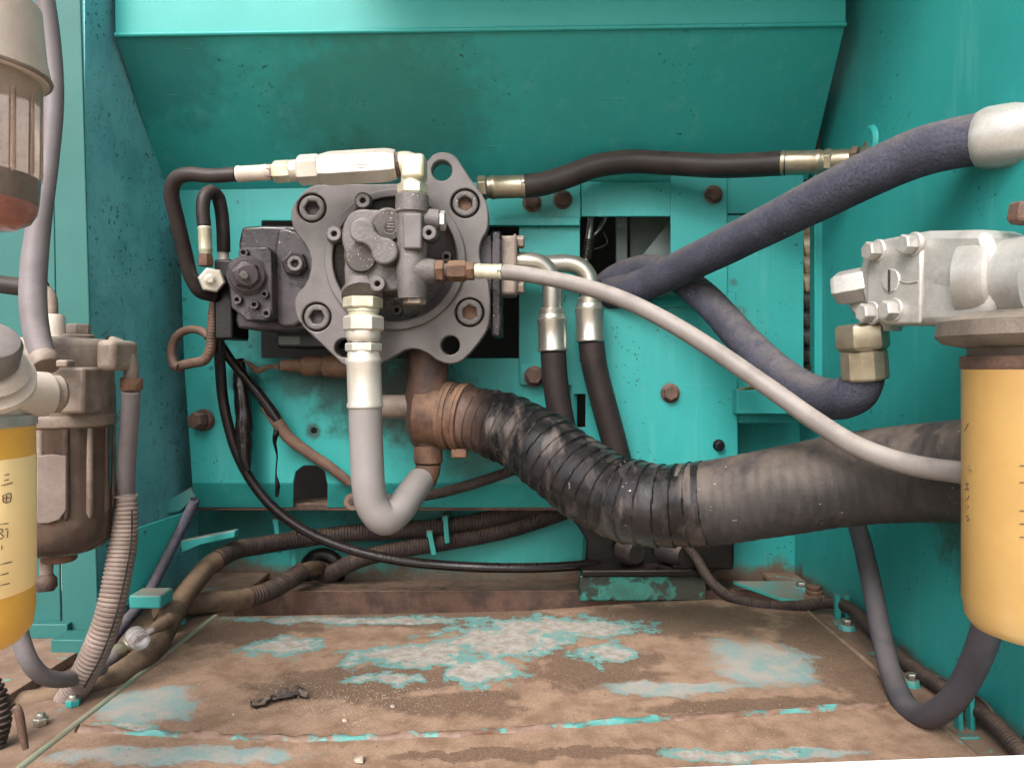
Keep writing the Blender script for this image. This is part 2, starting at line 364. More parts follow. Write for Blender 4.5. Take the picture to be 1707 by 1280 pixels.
M['wood_edge'] = grime('foam_edge', 'b49a72', '8d744f', var=.7, sc=30, rough=.8, bump=.2)
M['head_grey'] = grime('head_grey_brown', '5f554c', '40372f', var=.9, sc=20, rough=.6, dust='8a7d70', dusta=.5, bump=.3, bsc=300)
M['knob'] = grime('knob_grey', '68625f', '4e4846', var=.6, sc=20, rough=.6, dust='8d8280', dusta=.5, bump=.06)

def mat_wall():
    """paint mottled by dark damp stains and flecks, base colour lightened to stand in for light on it"""
    b = NB('teal_paint_stained')
    k = b.mix(b.math('MULTIPLY', b.ss(b.noise(9, 6, .65), .4, .68), .75), lin((.15, .45, .49)), lin((.075, .28, .32)))
    k = b.mix(b.math('MULTIPLY', b.ss(b.noise(38, 5, .7), .55, .75), .55), k, lin((.02, .09, .11)))
    sx = b.n("ShaderNodeMapping"); sx.inputs['Scale'].default_value = (26, 26, 4); b.l(b.co, sx.inputs[0])
    k = b.mix(b.math('MULTIPLY', b.ss(b.noise(1.6, 4, .6, co=sx.outputs[0]), .55, .75), .25), k, lin((.10, .34, .32)))
    k = b.mix(b.math('MULTIPLY', b.specks(60, .26, (10, .42)), .7), k, lin('0e2426'))
    k = b.mix(b.math('MULTIPLY', b.specks(150, .26, (16, .45)), .6), k, lin('14302f'))
    b.bump(b.noise(120, 3), .05)
    return b.done(k, b.math('ADD', .38, b.math('MULTIPLY', b.noise(20, 4), .2)))
M['wall'] = mat_wall()
M['paint_shaded'] = grime('teal_paint_shaded', (.022, .110, .101), (.016, .088, .081), var=.6, sc=7, rough=.5, bump=.05, bsc=120, fine=.12, spec=.3)  # darker copy of the teal, shade on post and tabs put into colour

def floor_xy(px, py, z=0.0):
    d = (CAMZ - z) * F / (py - VY); return ((px - VX) * d / F, CAMY + d, d)
def mat_floor():
    """worn plate: mud over teal paint, with bare grey and paint showing in patches"""
    b = NB('worn_floor')
    sp = b.n("ShaderNodeSeparateXYZ"); b.l(b.pos, sp.inputs[0])
    wx = b.math('ADD', sp.outputs[0], b.math('MULTIPLY', b.math('SUBTRACT', b.noise(14, 6, .65, co=b.pos), .5), .10))
    wy = b.math('ADD', sp.outputs[1], b.math('MULTIPLY', b.math('SUBTRACT', b.noise(14.7, 6, .65), .5), .07))
    def blobs(lst):
        acc = None
        for (px, py, rx, ry, ang) in lst:
            cx, cy, d = floor_xy(px, py); RX = rx * d / F
            RY = abs(floor_xy(px, py - ry)[1] - floor_xy(px, py + ry)[1]) / 2
            ca, sa = math.cos(ang), math.sin(ang)
            dx = b.math('SUBTRACT', wx, cx); dy = b.math('SUBTRACT', wy, cy)
            ex = b.math('DIVIDE', b.math('ADD', b.math('MULTIPLY', dx, ca), b.math('MULTIPLY', dy, sa)), RX)
            ey = b.math('DIVIDE', b.math('SUBTRACT', b.math('MULTIPLY', dy, ca), b.math('MULTIPLY', dx, sa)), RY)
            v = b.math('SUBTRACT', 1, b.math('SQRT', b.math('ADD', b.math('POWER', ex, 2), b.math('POWER', ey, 2))))
            acc = v if acc is None else b.math('MAXIMUM', acc, v)
        return acc
    n1 = b.noise(26, 8, .7, co=b.pos); n2 = b.noise(75, 5, .65, co=b.pos); n3 = b.noise(420, 3, .6, co=b.pos)
    mud = b.mix(b.ss(n1, .35, .68), lin('8f7561'), lin('6f5543'))
    mud = b.mix(b.math('MULTIPLY', b.ss(n3, .4, .75), .5), mud, lin('5b4438'))
    wet = b.math('ADD', blobs([(600, 1140, 210, 36, .1), (760, 1180, 150, 26, 0), (990, 1115, 130, 46, .3), (1400, 1095, 100, 90, 0), (1130, 1035, 200, 32, 0), (380, 1055, 170, 30, .1), (760, 1035, 260, 20, 0), (1250, 1180, 220, 16, .05), (900, 1262, 330, 12, 0)]), b.math('MULTIPLY', b.math('SUBTRACT', n1, .5), 1.1))
    mud = b.mix(b.math('MULTIPLY', b.ss(wet, .02, .3), .85), mud, b.mix(b.ss(n3, .35, .7), lin('67503f'), lin('49362b')))
    chip = b.math('ADD', blobs([(470, 1082, 70, 18, .1), (690, 1096, 140, 26, .1), (650, 1135, 60, 12, 0), (840, 1072, 140, 34, .2), (800, 1125, 80, 28, .2), (600, 1038, 250, 8, 0), (930, 1048, 170, 22, 0), (1010, 1090, 50, 24, 0), (1240, 1262, 150, 12, 0), (200, 1215, 70, 6, 0)]),
                  b.math('MULTIPLY', b.math('SUBTRACT', b.noise(27, 9, .76, co=b.pos), .5), 2.7))
    rub = b.math('ADD', blobs([(1270, 1108, 110, 46, .0), (1120, 1152, 150, 12, .05), (245, 1180, 95, 38, .2), (290, 1266, 250, 18, 0), (1330, 1262, 140, 12, 0)]), b.math('MULTIPLY', b.math('SUBTRACT', n1, .5), 1.3))
    fs = b.math('MULTIPLY', b.ss(rub, .0, .38), .72)
    fc = b.math('MULTIPLY', b.ss(chip, .10, .17), .92)
    fg = b.math('MAXIMUM', fc, fs)
    k = b.mix(fs, mud, b.mix(b.ss(n1, .42, .62), lin('8f8f8a'), lin((.16, .28, .28))))
    inner = b.ss(chip, .26, .50)          # bare metal inside, paint left round it
    chipc = b.mix(inner, b.mix(b.ss(n2, .35, .7), lin((.065, .23, .215)), lin((.12, .235, .222))), b.mix(b.ss(n2, .3, .7), lin('9c9992'), lin('80766d')))
    k = b.mix(fc, k, chipc)
    dk = b.ss(b.noise(44, 7, .7, co=b.pos), .62, .68)
    k = b.mix(b.math('MULTIPLY', b.math('MULTIPLY', dk, fc), .75), k, lin('2c2a26'))
    k = b.mix(b.math('MULTIPLY', b.specks(110, .2, (14, .52)), .6), k, lin('32261f'))
    k = b.mix(b.math('MULTIPLY', b.specks(240, .16, (11, .55)), .6), k, lin('b9a493'))
    rg = b.math('ADD', .62, b.math('MULTIPLY', n2, .25))
    h = b.math('ADD', b.math('MULTIPLY', fg, -.9), b.math('ADD', b.math('MULTIPLY', n3, .5), n2))
    b.bump(h, .3, .003)
    return b.done(k, rg)
M['floor'] = mat_floor()
def mat_mudflange():
    b = NB('mud_flange')
    n1 = b.noise(22, 7, .65); n3 = b.noise(300, 3)
    k = b.mix(b.ss(n1, .35, .65), lin('8b7261'), lin('6f5849')); k = b.mix(b.math('MULTIPLY', n3, .5), k, lin('54402f'))
    k = b.mix(b.ss(b.noise(30, 7, .7), .6, .66), k, lin((.05, .30, .27)))
    b.bump(b.math('ADD', n1, n3), .25)
    return b.done(k, .85)
M['mud'] = mat_mudflange()
def mat_ridge():
    b = NB('worn_ridge_paint')
    k = b.mix(b.ss(b.math('ADD', b.noise(9, 3, .6), b.math('MULTIPLY', b.math('SUBTRACT', b.noise(70, 5, .7), .5), .5)), .44, .52), lin((.06, .22, .205)), b.mix(b.noise(120, 4), lin('7d6252'), lin('4e3a31')))
    b.bump(b.noise(150, 4), .25); return b.done(k, .6)
M['ridge'] = mat_ridge()
M['seal'] = grime('edge_seal_green', '6b8a74', '7a6a58', var=.9, sc=20, rough=.8, dust='8a7564', dusta=.5, bump=.3)
def mat_tape():
    """glossy wrapping tape with grey dust smeared over it"""
    b = NB('wrap_tape')
    k = b.mix(b.ss(b.noise(20, 5), .4, .65), lin('121011'), lin('1f1b1c'))
    st = b.n("ShaderNodeMapping"); st.inputs['Rotation'].default_value = (0, 0, 0); st.inputs['Scale'].default_value = (34, 16, 11); b.l(b.co, st.inputs[0])
    f = b.math('MULTIPLY', b.ss(b.noise(1.0, 6, .6, co=st.outputs[0]), .5, .72), .75)
    k = b.mix(f, k, lin('5c524d'))
    sp = b.n("ShaderNodeSeparateXYZ"); b.l(b.pos, sp.inputs[0])
    rf = b.math('MULTIPLY', b.math('SUBTRACT', 1, b.ss(sp.outputs[0], -.135, -.055)), b.ss(b.noise(30, 5), .25, .5))
    k = b.mix(b.math('MULTIPLY', rf, .85), k, b.mix(b.noise(90, 4), lin('6b4d3c'), lin('3d2b24')))
    k = b.mix(b.math('MULTIPLY', b.specks(120, .12, (12, .6)), .7), k, lin('bfb6ae'))
    rg = b.math('ADD', .27, b.math('MULTIPLY', b.math('MAXIMUM', f, rf), .5))
    b.bump(b.math('ADD', b.noise(60, 4), b.math('MULTIPLY', b.noise(260, 3), .4)), .25)
    return b.done(k, rg)
M['tape'] = mat_tape()
def mat_suction():
    b = NB('suction_hose_cloth')
    k = b.mix(b.ss(b.noise(16, 6, .65), .35, .65), lin('2b2627'), lin('1a1717'))
    st = b.n("ShaderNodeMapping"); st.inputs['Scale'].default_value = (130, 60, 9); b.l(b.co, st.inputs[0])
    k = b.mix(b.math('MULTIPLY', b.ss(b.noise(1., 5, .65, co=st.outputs[0]), .42, .65), .4), k, lin('3a3431'))
    up = b.up(-.25, .75)
    k = b.mix(b.math('MULTIPLY', b.math('MULTIPLY', up, b.ss(b.noise(22, 6, .65), .25, .62)), .6), k, lin('62564c'))
    k = b.mix(b.math('MULTIPLY', b.specks(110, .06, (9, .5)), .6), k, lin('a8a098'))
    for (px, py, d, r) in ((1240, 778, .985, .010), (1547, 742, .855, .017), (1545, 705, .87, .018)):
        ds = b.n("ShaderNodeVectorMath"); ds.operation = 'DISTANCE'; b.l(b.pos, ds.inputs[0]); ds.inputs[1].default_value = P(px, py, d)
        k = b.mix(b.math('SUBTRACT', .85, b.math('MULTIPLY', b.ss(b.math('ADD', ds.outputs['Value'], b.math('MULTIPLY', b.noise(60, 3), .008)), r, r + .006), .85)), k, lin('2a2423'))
    b.bump(b.math('ADD', b.noise(1., 5, .65, co=st.outputs[0]), b.noise(240, 3)), .3)
    return b.done(k, b.math('ADD', .6, b.math('MULTIPLY', b.noise(20, 3), .2)))
M['suction'] = mat_suction()
def mat_bowl(name, c, c2, tr, rough):
    b = NB(name)
    k = b.mix(b.ss(b.noise(20, 5), .35, .65), lin(c), lin(c2))
    k = b.mix(b.math('MULTIPLY', b.ss(b.noise(340, 3), .45, .75), .35), k, lin('5a4638'))
    b.b.inputs['Transmission Weight'].default_value = tr; b.b.inputs['IOR'].default_value = 1.35
    b.bump(b.noise(300, 3), .08)
    return b.done(k, rough)
M['bowl_clear'] = mat_bowl('bowl_amber_plastic', 'dcc5b6', 'c6ac9c', .78, .12)
M['bowl_brown'] = mat_bowl('bowl_brown_plastic', '55453d', '3a302c', .15, .16)
M['clear'] = mat_bowl('clear_plastic', 'e2dadb', 'd5cccb', .75, .12)
M['red'] = grime('red_float', 'c8281c', '9a1c14', rough=.4, bump=.05)

# ================================================================== SETTING
gnd = bmesh.new()
bmesh.ops.create_grid(gnd, x_segments=2, y_segments=2, size=60, matrix=Matrix.Translation((0, -20, -1.25)))
g = finish('ground', gnd, M['ground']); g['kind'] = 'structure'

XL, XR = -0.66, 0.535
# ---- floor: frame flanges left and right, the loose cover plate between them
fl = struct('floor', (0, D(1.0), 0))
box3('flange_plate', (-.86, D(.60), -.008), (-.519, D(1.527), 0), M['mud'], fl)
box3('flange_plate', (.470, D(.74), -.008), (XR - .001, D(1.527), 0), M['mud'], fl)
bk = [(-.513, D(1.245)), (-.25, D(1.258)), (.0, D(1.275)), (.22, D(1.325)), (.33, D(1.338)), (.42, D(1.31)), (.466, D(1.272))]
slab('cover_plate', [(-.517, D(.60), .0), (.466, D(.60), .0)] + [(x, y, .0) for x, y in reversed(bk)], (0, 0, .004), M['floor'], fl, bev=.0015)
tube('edge_seal', [Vector((-.515, D(.62), .002)), Vector((-.514, D(.9), .003)), Vector((-.512, D(1.25), .002))], .0045, M['seal'], fl, n=8, rfun=wob(.15))
tube('edge_seal', [Vector((.468, D(.74), .002)), Vector((.469, D(1.0), .003)), Vector((.468, D(1.28), .002))], .0045, M['mud'], fl, n=8, rfun=wob(.15))
rp = [floor_xy(130, 1222), floor_xy(420, 1236), floor_xy(600, 1237), floor_xy(820, 1226), floor_xy(1000, 1211), floor_xy(1250, 1196), floor_xy(1480, 1180)]
tube('seam_ridge', [Vector((x, y, .0025)) for x, y, _ in rp], .0055, M['ridge'], fl, n=10, rfun=wob(.7, 45), step=.003)
box3('frame_angle', (-.56, D(1.45), -.075), (.50, D(1.524), -.014), M['rust_dark'], fl)
box3('belly_pan', (-.66, D(1.22), -.16), (XR, D(1.527), -.15), M['rust_dark'], fl)

# ---- sill in front of the compartment, full daylight put into its white colour
sill = thing('door_sill', 'sill with sun glare put into its white colour along the very front of the compartment', 'sill', P(1350, 1290, .66))
a, bq = P(930, 1283.5, .66), P(1790, 1252, .66)
slab('rail', [a, bq, bq + Vector((0, 0, -.05)), a + Vector((0, 0, -.05))], (0, -.12, 0), M['sunlit_white'], sill, bev=.003)

# ---- left wall and the post in front of it
wl = struct('wall_left', (XL, D(1.3), 0))
pl = lambda y: 133 + (y + 20) * .029
lw = [Vector((XL, D(1.135), -.005)), Vector((XL, D(1.53), -.005)), Vector((XL, D(1.53), 1.05)), Vector((XL, D(1.135), 1.05))]
slab('wall_sheet', lw, (-.004, 0, 0), M['wall'], wl, bev=0)
e0, e1 = P(pl(-300), -300, 1.13), P(pl(1075), 1075, 1.13)
poly_px('post_face', [(78, -300), (pl(-300), -300), (pl(1072), 1072), (104, 1072)], 1.13, 1.134, M['paint_shaded'], wl)
poly_px('post_return', [(-260, -300), (79, -300), (102, 1072), (-260, 1072)], 1.136, 1.14, M['paint_shaded'], wl)
box_px('post_foot', -260, 1040, 112, 1074, 1.118, 1.135, M['paint_shaded'], wl)
box3('step_plate', (-.90, D(.60), .001), (-.628, D(1.116), .014), M['mud'], wl)
box_px('clip_tab', 84, 1066, 140, 1102, 1.06, 1.10, M['paint_shaded'], wl)

# ---- right wall
wr = struct('wall_right', (XR, D(1.1), 0))
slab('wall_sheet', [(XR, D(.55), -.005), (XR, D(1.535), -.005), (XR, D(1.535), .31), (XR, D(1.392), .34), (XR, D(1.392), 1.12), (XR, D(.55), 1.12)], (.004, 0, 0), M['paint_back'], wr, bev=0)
poly_px('post', [(1358, 250), (1377, 250), (1377, 700), (1358, 690)], 1.385, 1.41, M['paint'], wr)
lathe('weld_boss', (XR - .006, P(1452, 238, 1.19).y, P(1452, 238, 1.19).z), (XR + .001, P(1452, 238, 1.19).y, P(1452, 238, 1.19).z), [(0, .022), (.5, .026), (1, .028)], M['paint'], wr, n=28)

# ---- overhead panel: upright strip, then a sheet sloping down and back
ce = struct('ceiling', (0, D(1.25), .9))
up0 = [P(189, -260, 1.2), P(1411, -260, 1.2), P(1410, 40, 1.2), P(192, 58, 1.2)]
slab('upright_strip', up0, (0, .004, 0), M['paint'], ce, bev=.001)
sl_ = [P(192, 62, 1.2), P(1409, 44, 1.2), P(1402, 90, 1.222), P(1360, 243, 1.385), P(1345, 300, 1.40), P(277, 318, 1.40), P(190, 98, 1.214)]
sl_ = [P(192, 60, 1.2), P(1409, 42, 1.2), P(1347, 300, 1.40), P(276, 318, 1.40)]
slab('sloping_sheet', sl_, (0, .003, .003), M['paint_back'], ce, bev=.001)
lathe('fold', P(192, 59, 1.199), P(1410, 41, 1.199), [(0, .004), (1, .004)], M['paint'], ce, n=10)

# ---- unseen sheets overhead, sized to shade compartment and bay, open at left
rf = struct('shade_roof', (0, D(1.0), 1.14))
box3('shade_sheet', (-.30, D(.84), 1.135), (XR + .06, D(1.198), 1.145), M['paint'], rf)
box3('shade_sheet', (-.95, D(1.206), 1.135), (XR + .3, D(1.82), 1.145), M['paint'], rf)
# ---- back wall: the pump plate built of separate sheets, openings between them
wb = struct('wall_back', (0, D(1.42), 0))
rect = lambda x0, y0, x1, y1: [(x0, y0), (x1, y0), (x1, y1), (x0, y1)]
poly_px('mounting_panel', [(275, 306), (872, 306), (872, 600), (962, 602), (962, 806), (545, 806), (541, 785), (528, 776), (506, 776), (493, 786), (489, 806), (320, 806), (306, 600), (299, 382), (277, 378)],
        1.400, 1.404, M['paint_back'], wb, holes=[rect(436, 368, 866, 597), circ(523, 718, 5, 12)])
for x0, x1 in ((320, 489), (546, 962)):
    slab('bent_lip', [P(x0, 806, 1.4005), P(x1, 806, 1.4005), P(x1, 846, 1.43), P(x0 + (6 if x0 == 320 else 0), 846, 1.43)], (0, .003, .003), M['paint_back'], wb)
box_px('ledge_bar', 322, 839, 960, 851, 1.432, 1.50, M['rust_dark'], wb)
box_px('upright_strip', 865, 371, 967, 640, 1.394, 1.3985, M['paint_back'], wb)
box_px('rail', 700, 304, 968, 366, 1.388, 1.394, M['paint_back'], wb)
box_px('rail', 969, 303, 1119, 361, 1.389, 1.394, M['paint_back'], wb)
box_px('rail_ledge', 700, 362, 967, 376, 1.380, 1.3935, M['paint_back'], wb)
box_px('bracket_plate', 1118, 292, 1213, 500, 1.386, 1.392, M['paint_back'], wb, bev=.002)
box_px('cover_sheet', 1211, 292, 1340, 356, 1.393, 1.397, M['paint_back'], wb)
box_px('cover_sheet', 1211, 358.5, 1340, 705, 1.394, 1.399, M['paint_back'], wb)
poly_px('bolted_sheet', [(968, 494), (1227, 486), (1232, 872), (952, 872), (952, 642), (868, 642), (868, 606), (968, 604)], 1.388, 1.393, M['paint_back'], wb,
        holes=[rect(957, 657, 976, 712)], bev=.0015)
slab('fold_ledge', [P(1020, 500, 1.386), P(1210, 490, 1.386), P(1196, 506, 1.374), P(1050, 514, 1.374)], (0, 0, -.002), M['paint_back'], wb)
box_px('ledge', 1228, 650, 1352, 690, 1.36, 1.44, M['paint_back'], wb)
slab('foam_strip', [P(1228, 649, 1.362), P(1262, 641, 1.362), P(1352, 612, 1.40), P(1366, 598, 1.42), P(1366, 632, 1.42), P(1228, 655, 1.364)], (0, .004, 0), M['wood_edge'], wb)
box_px('recessed_sheet', 1180, 640, 1350, 800, 1.50, 1.505, M['paint_back'], wb)
slab('wall_sheet', [(-.72, D(1.527), -.15), (XR, D(1.527), -.15), (XR, D(1.527), .132), (-.72, D(1.527), .132)], (0, .004, 0), M['paint_back'], wb, bev=0)
slab('corner_plate', [P(1222, 968, 1.44), P(1330, 968, 1.44), P(1342, 1000, 1.33), P(1300, 996, 1.33)], (0, 0, -.006), M['paint_dusty'], wb)
for (x, y, r, m) in ((887, 338, 13, 'rust_dark'), (938, 333, 13, 'rust_dark'), (1189, 325, 13, 'rust_dark'), (891, 627, 14, 'rust_dark'), (1117, 655, 13, 'rust_dark'), (1198, 742, 8, 'black')):
    dd = 1.384 if y < 640 or x > 1000 else 1.386
    hex_bolt(wb, P(x, y, 1.388), (0, -1, 0), S(r, 1.38), .014, M[m], rot=random.random())
hex_bolt(wb, P(340, 700, 1.40), (-.25, -1, 0), S(15, 1.38), .03, M['rust_dark'])
# black backdrop added beyond the plate so no sky light leaks in
bh = struct('bay_backdrop', (0, D(1.8), 0))
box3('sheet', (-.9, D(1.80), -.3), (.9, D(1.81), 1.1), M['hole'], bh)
box3('sun_baffle', (.838, D(1.30), -.3), (.842, D(1.80), .95), M['paint'], bh)  # added sheet, height cut to limit sun leaking into the bay
# engine seen through the slot and openings
en = thing('engine', 'dark engine metal seen through the narrow slot beside the right post', 'engine', P(1349, 660, 1.62))
box_px('block', 1290, 380, 1400, 700, 1.66, 1.75, M['engine'], en)
for k in range(9):
    y = 385 + k * 30; r = 15 + (k * 7) % 8
    lathe('fitting', P(1330, y, 1.60), P(1372, y - 9, 1.58), [(0, S(r * .6, 1.6)), (.3, S(r, 1.6)), (.7, S(r * .8, 1.6)), (1, S(r * .7, 1.6))], M['engine_pale' if k < 4 else 'engine'], en, n=12)
lathe('pulley', P(1350, 620, 1.60), P(1350, 620, 1.64), [(0, .04), (.3, .045), (.5, .03), (.8, .045), (1, .04)], M['engine'], en)
# guard behind the upper opening
gd = thing('inner_guard', 'grey green metal guard with diagonal edge behind the upper opening', 'guard', P(1060, 480, 1.5))
poly_px('diagonal_sheet', [(1012, 500), (1119, 364), (1150, 364), (1150, 540), (1012, 540)], 1.45, 1.453, M['grey_panel'], gd)
poly_px('guard_sheet', [(1050, 330), (1180, 330), (1180, 540), (1050, 540)], 1.52, 1.523, M['grey_panel'], gd)
box_px('flat_bar', 1027, 330, 1046, 520, 1.49, 1.50, M['grey_panel'], gd)
sp = thing('coiled_pipe', 'thin steel pipe wrapped in a spring inside the upper opening', 'pipe', P(985, 480, 1.45))
tube('pipe', [(986, 330, 1.46), (984, 375, 1.46), (979, 410, 1.46), (976, 436, 1.46), (981, 460, 1.46), (986, 482, 1.44), (992, 500, 1.43)], S(5.5, 1.46), M['steel'], sp, n=14)
pts = []
for k in range(8 * 14 + 1):
    t = k / 14; y = 398 + t * 4.1; x = 982.5 - t * .75
    th = 2 * math.pi * t; c = P(x, y, 1.46)
    pts.append(c + Vector((math.cos(th), math.sin(th), 0)) * S(8.5, 1.46))
tube('spring', pts, S(1.5, 1.46), M['engine'], sp, n=6, step=.02)
tube('branch_pipe', [(987, 396, 1.46), (1000, 380, 1.46), (1009, 362, 1.47), (1012, 335, 1.47)], S(3.4, 1.46), M['steel'], sp, n=10)
cb = thing('cable_loop', 'thin black cable loop hanging beside the spring in the opening', 'cable', P(1008, 420, 1.5))
tube('cable', [(998, 375, 1.48), (1008, 392, 1.48), (1013, 405, 1.48), (1003, 412, 1.48), (990, 416, 1.48)], S(2.6, 1.48), M['black'], cb, n=8)

# ================================================================== THE PUMP
def C1(x, y): return (250 + .390625 * x, 220 + .390625 * y)     # pump crop
def C4(x, y): return (560 + x / 6.4, 320 + y / 6.4)             # gear pump crop
pump = thing('hydraulic_pump', 'large grey cast hydraulic pump with bolted flange and round recess', 'pump', P(665, 600, 1.25))
FD = 1.22
out = [(1188, 118), (1215, 90), (1262, 84), (1305, 102), (1335, 150), (1385, 225), (1432, 285), (1446, 345), (1442, 420), (1412, 462), (1404, 520), (1416, 575), (1440, 620), (1452, 690),
       (1452, 800), (1432, 862), (1350, 965), (1300, 992), (1240, 985), (1165, 930), (1100, 922), (1035, 962), (960, 1000), (880, 1012), (825, 995), (785, 955), (640, 820), (616, 765), (618, 700),
       (672, 645), (692, 560), (672, 490), (612, 420), (598, 355), (612, 305), (668, 240), (720, 221), (1050, 224), (1110, 212)]
hol = [circ(*C1(1245, 165), 17, 24), circ(*C1(1281, 910), 16, 24), circ(*C1(828, 922), 16, 24)]
bolts4 = [(690, 325), (1345, 305), (711, 790), (1364, 770)]
poly_px('mounting_flange', [C1(*p) for p in out], FD, FD + .028, M['cast_smooth'], pump, holes=hol + [circ(*C1(*b_), 24.5, 28) for b_ in bolts4] + [circ(*C1(1045, 543), 104, 56)], bev=.0022, ck=1)
for b_ in bolts4:
    x, y = C1(*b_)
    cyl_px('counterbore', x, y, 25, FD + .020, FD + .0275, M['hole'], pump, n=24, bev=0)
    sock_bolt(pump, x, y, 21.5, FD - .002, .028, M['cast'], M['socket'] if b_[0] < 1000 else M['rusty'], hexr=.6, rot=random.random())
x, y = C1(1045, 543)
poly_px('face_ring', circ(x, y, 118, 64), FD - .008, FD + .006, M['cast_smooth'], pump, holes=[circ(x, y, 104, 64)], bev=.002)
poly_px('recess_wall', circ(x, y, 107, 64), FD + .004, FD + .05, M['cast_dark'], pump, holes=[circ(x, y, 103, 64)], bev=0)
cyl_px('recess_floor', x, y, 106, FD + .045, FD + .055, M['cast_dark'], pump, n=56, bev=0)
for (bx, by, r) in ((654, 343, 8), (744, 428, 9), (661, 517, 9), (569, 434, 6), (585, 497, 7)):
    sock_bolt(pump, bx, by, r, FD + .026, .02, M['cast'], M['hole'], name='small_bolt')
# housing behind the flange
lathe('housing', P(665, 436, FD + .028), P(665, 436, 1.62), [(0, .125), (.1, .128), (.5, .12), (1, .10)], M['cast_dark'], pump, n=40)
box_px('port_block', 818, 385, 836, 560, 1.245, 1.36, M['cast_dark'], pump, bev=.004)
box_px('port_block', 790, 392, 822, 548, 1.25, 1.38, M['cast_dark'], pump, bev=.004)
# gear pump on the front
GB = 1.212
base = [C4(*p) for p in [(95, 300), (150, 215), (250, 175), (420, 190), (600, 180), (690, 250), (760, 300), (790, 600), (760, 1000), (640, 1060), (400, 1050), (90, 1060), (85, 780), (95, 640), (55, 520), (65, 380)]]
gp = poly_px('gear_pump_housing', base, 1.150, FD + .045, M['cast'], pump, bev=.004, ck=2, seg=3)
for (p, r, d) in (((560, 350), 27, 1.136), ((265, 690), 26, 1.136)):
    lathe('lobe', P(*C4(*p), 1.17), P(*C4(*p), d), [(0, S(r + 2, d)), (.75, S(r, d)), (.9, S(r - .6, d)), (1, S(r - 2.2, d))], M['cast'], gp, n=40)
pa, pb = C4(275, 410), C4(515, 630)
lobes = []
bm = bmesh.new()
ax = Vector(pb) - Vector(pa); L = ax.length; ang = math.atan2(ax.y, ax.x)
oc = []
ra, rb, wst = 21.5, 22.5, 13
for i in range(21):
    t = ang + math.pi * .24 + (2 * math.pi - math.pi * .48) * i / 20; oc.append((pa[0] + ra * math.cos(t), pa[1] + ra * math.sin(t)))
nx, ny = -math.sin(ang), math.cos(ang)
mid = ((pa[0] + pb[0]) / 2, (pa[1] + pb[1]) / 2)
oc.append((mid[0] - nx * wst, mid[1] - ny * wst))
for i in range(21):
    t = ang + math.pi + math.pi * .24 + (2 * math.pi - math.pi * .48) * i / 20; oc.append((pb[0] + rb * math.cos(t), pb[1] + rb * math.sin(t)))
oc.append((mid[0] + nx * wst, mid[1] + ny * wst))
poly_px('raised_lobes', oc, 1.118, 1.16, M['cast'], gp, bev=.0035, seg=3)
# cast emblem, letters turned on their side in an oval
def em(pts, nm='emblem_stroke'): return stroke(nm, [P(*C4(*p), 1.1352) for p in pts], .0009, M['cast'], gp)
em([(512, 318), (530, 285), (568, 268), (612, 280), (640, 312), (655, 355), (645, 402), (618, 438), (570, 450), (530, 435), (512, 405)])
em([(520, 312), (615, 312)]); em([(515, 345), (615, 345)]); em([(512, 375), (618, 375)]); em([(565, 345), (565, 375)]); em([(518, 405), (612, 405)]); em([(535, 290), (605, 290)])
for p in ((990, 435), (440, 980)):
    x, y = C4(*p)
    lathe('bolt_boss', P(x + 4, y + 3, 1.22), P(x, y, 1.140), [(0, S(17, 1.14)), (.9, S(14.5, 1.14)), (1, S(13.5, 1.14))], M['cast'], gp, n=28)
    sock_bolt(gp, x, y, 12.5, 1.120, .022, M['cast_smooth'], M['hole'], hexr=.42)
for (x, y) in (C4(285, 92), C1(785, 435)):
    lathe('bolt_boss', P(x + 4, y + 4, 1.24), P(x, y, 1.172), [(0, S(17, 1.17)), (.9, S(14, 1.17)), (1, S(13, 1.17))], M['cast'], gp, n=28)
    sock_bolt(gp, x, y, 12, 1.158, .016, M['cast_smooth'], M['hole'], hexr=.45)
# upright valve barrel
VA = P(687, 325, 1.143); VB = P(687, 498, 1.143)
lathe('valve_barrel', VA, VB, [(0, S(25, 1.14)), (.01, S(27.5, 1.14)), (.17, S(28, 1.14)), (.19, S(24.5, 1.14)), (.6, S(25, 1.14)), (.72, S(27, 1.14)), (.95, S(24, 1.14)), (1, S(23, 1.14))], M['cast'], pump, n=32)
box_px('barrel_flat', 671.5, 355, 703, 415, 1.114, 1.15, M['cast_smooth'], pump, bev=.003)
hexn('barrel_plug', P(691, 497, 1.143), P(691, 508, 1.143), S(19, 1.14), M['tan'], pump, rot=.1)
lathe('port', P(690, 367, 1.15), P(733, 367, 1.15), [(0, S(20, 1.15)), (.9, S(18, 1.15)), (1, S(17, 1.15))], M['cast'], pump, n=28)
hexn('port_plug', P(733, 368, 1.15), P(743, 368, 1.15), S(17, 1.15), M['alu'], pump, rot=.5)
lathe('port', P(690, 452, 1.143), P(726, 452, 1.143), [(0, S(27, 1.14)), (.6, S(22, 1.14)), (1, S(19, 1.14))], M['cast'], pump, n=28)
lathe('inlet_port', P(604, 448, 1.19), P(604, 495, 1.152), [(0, S(30, 1.15)), (.75, S(28, 1.15)), (.88, S(35, 1.15)), (1, S(34, 1.15))], M['cast'], pump, n=32)
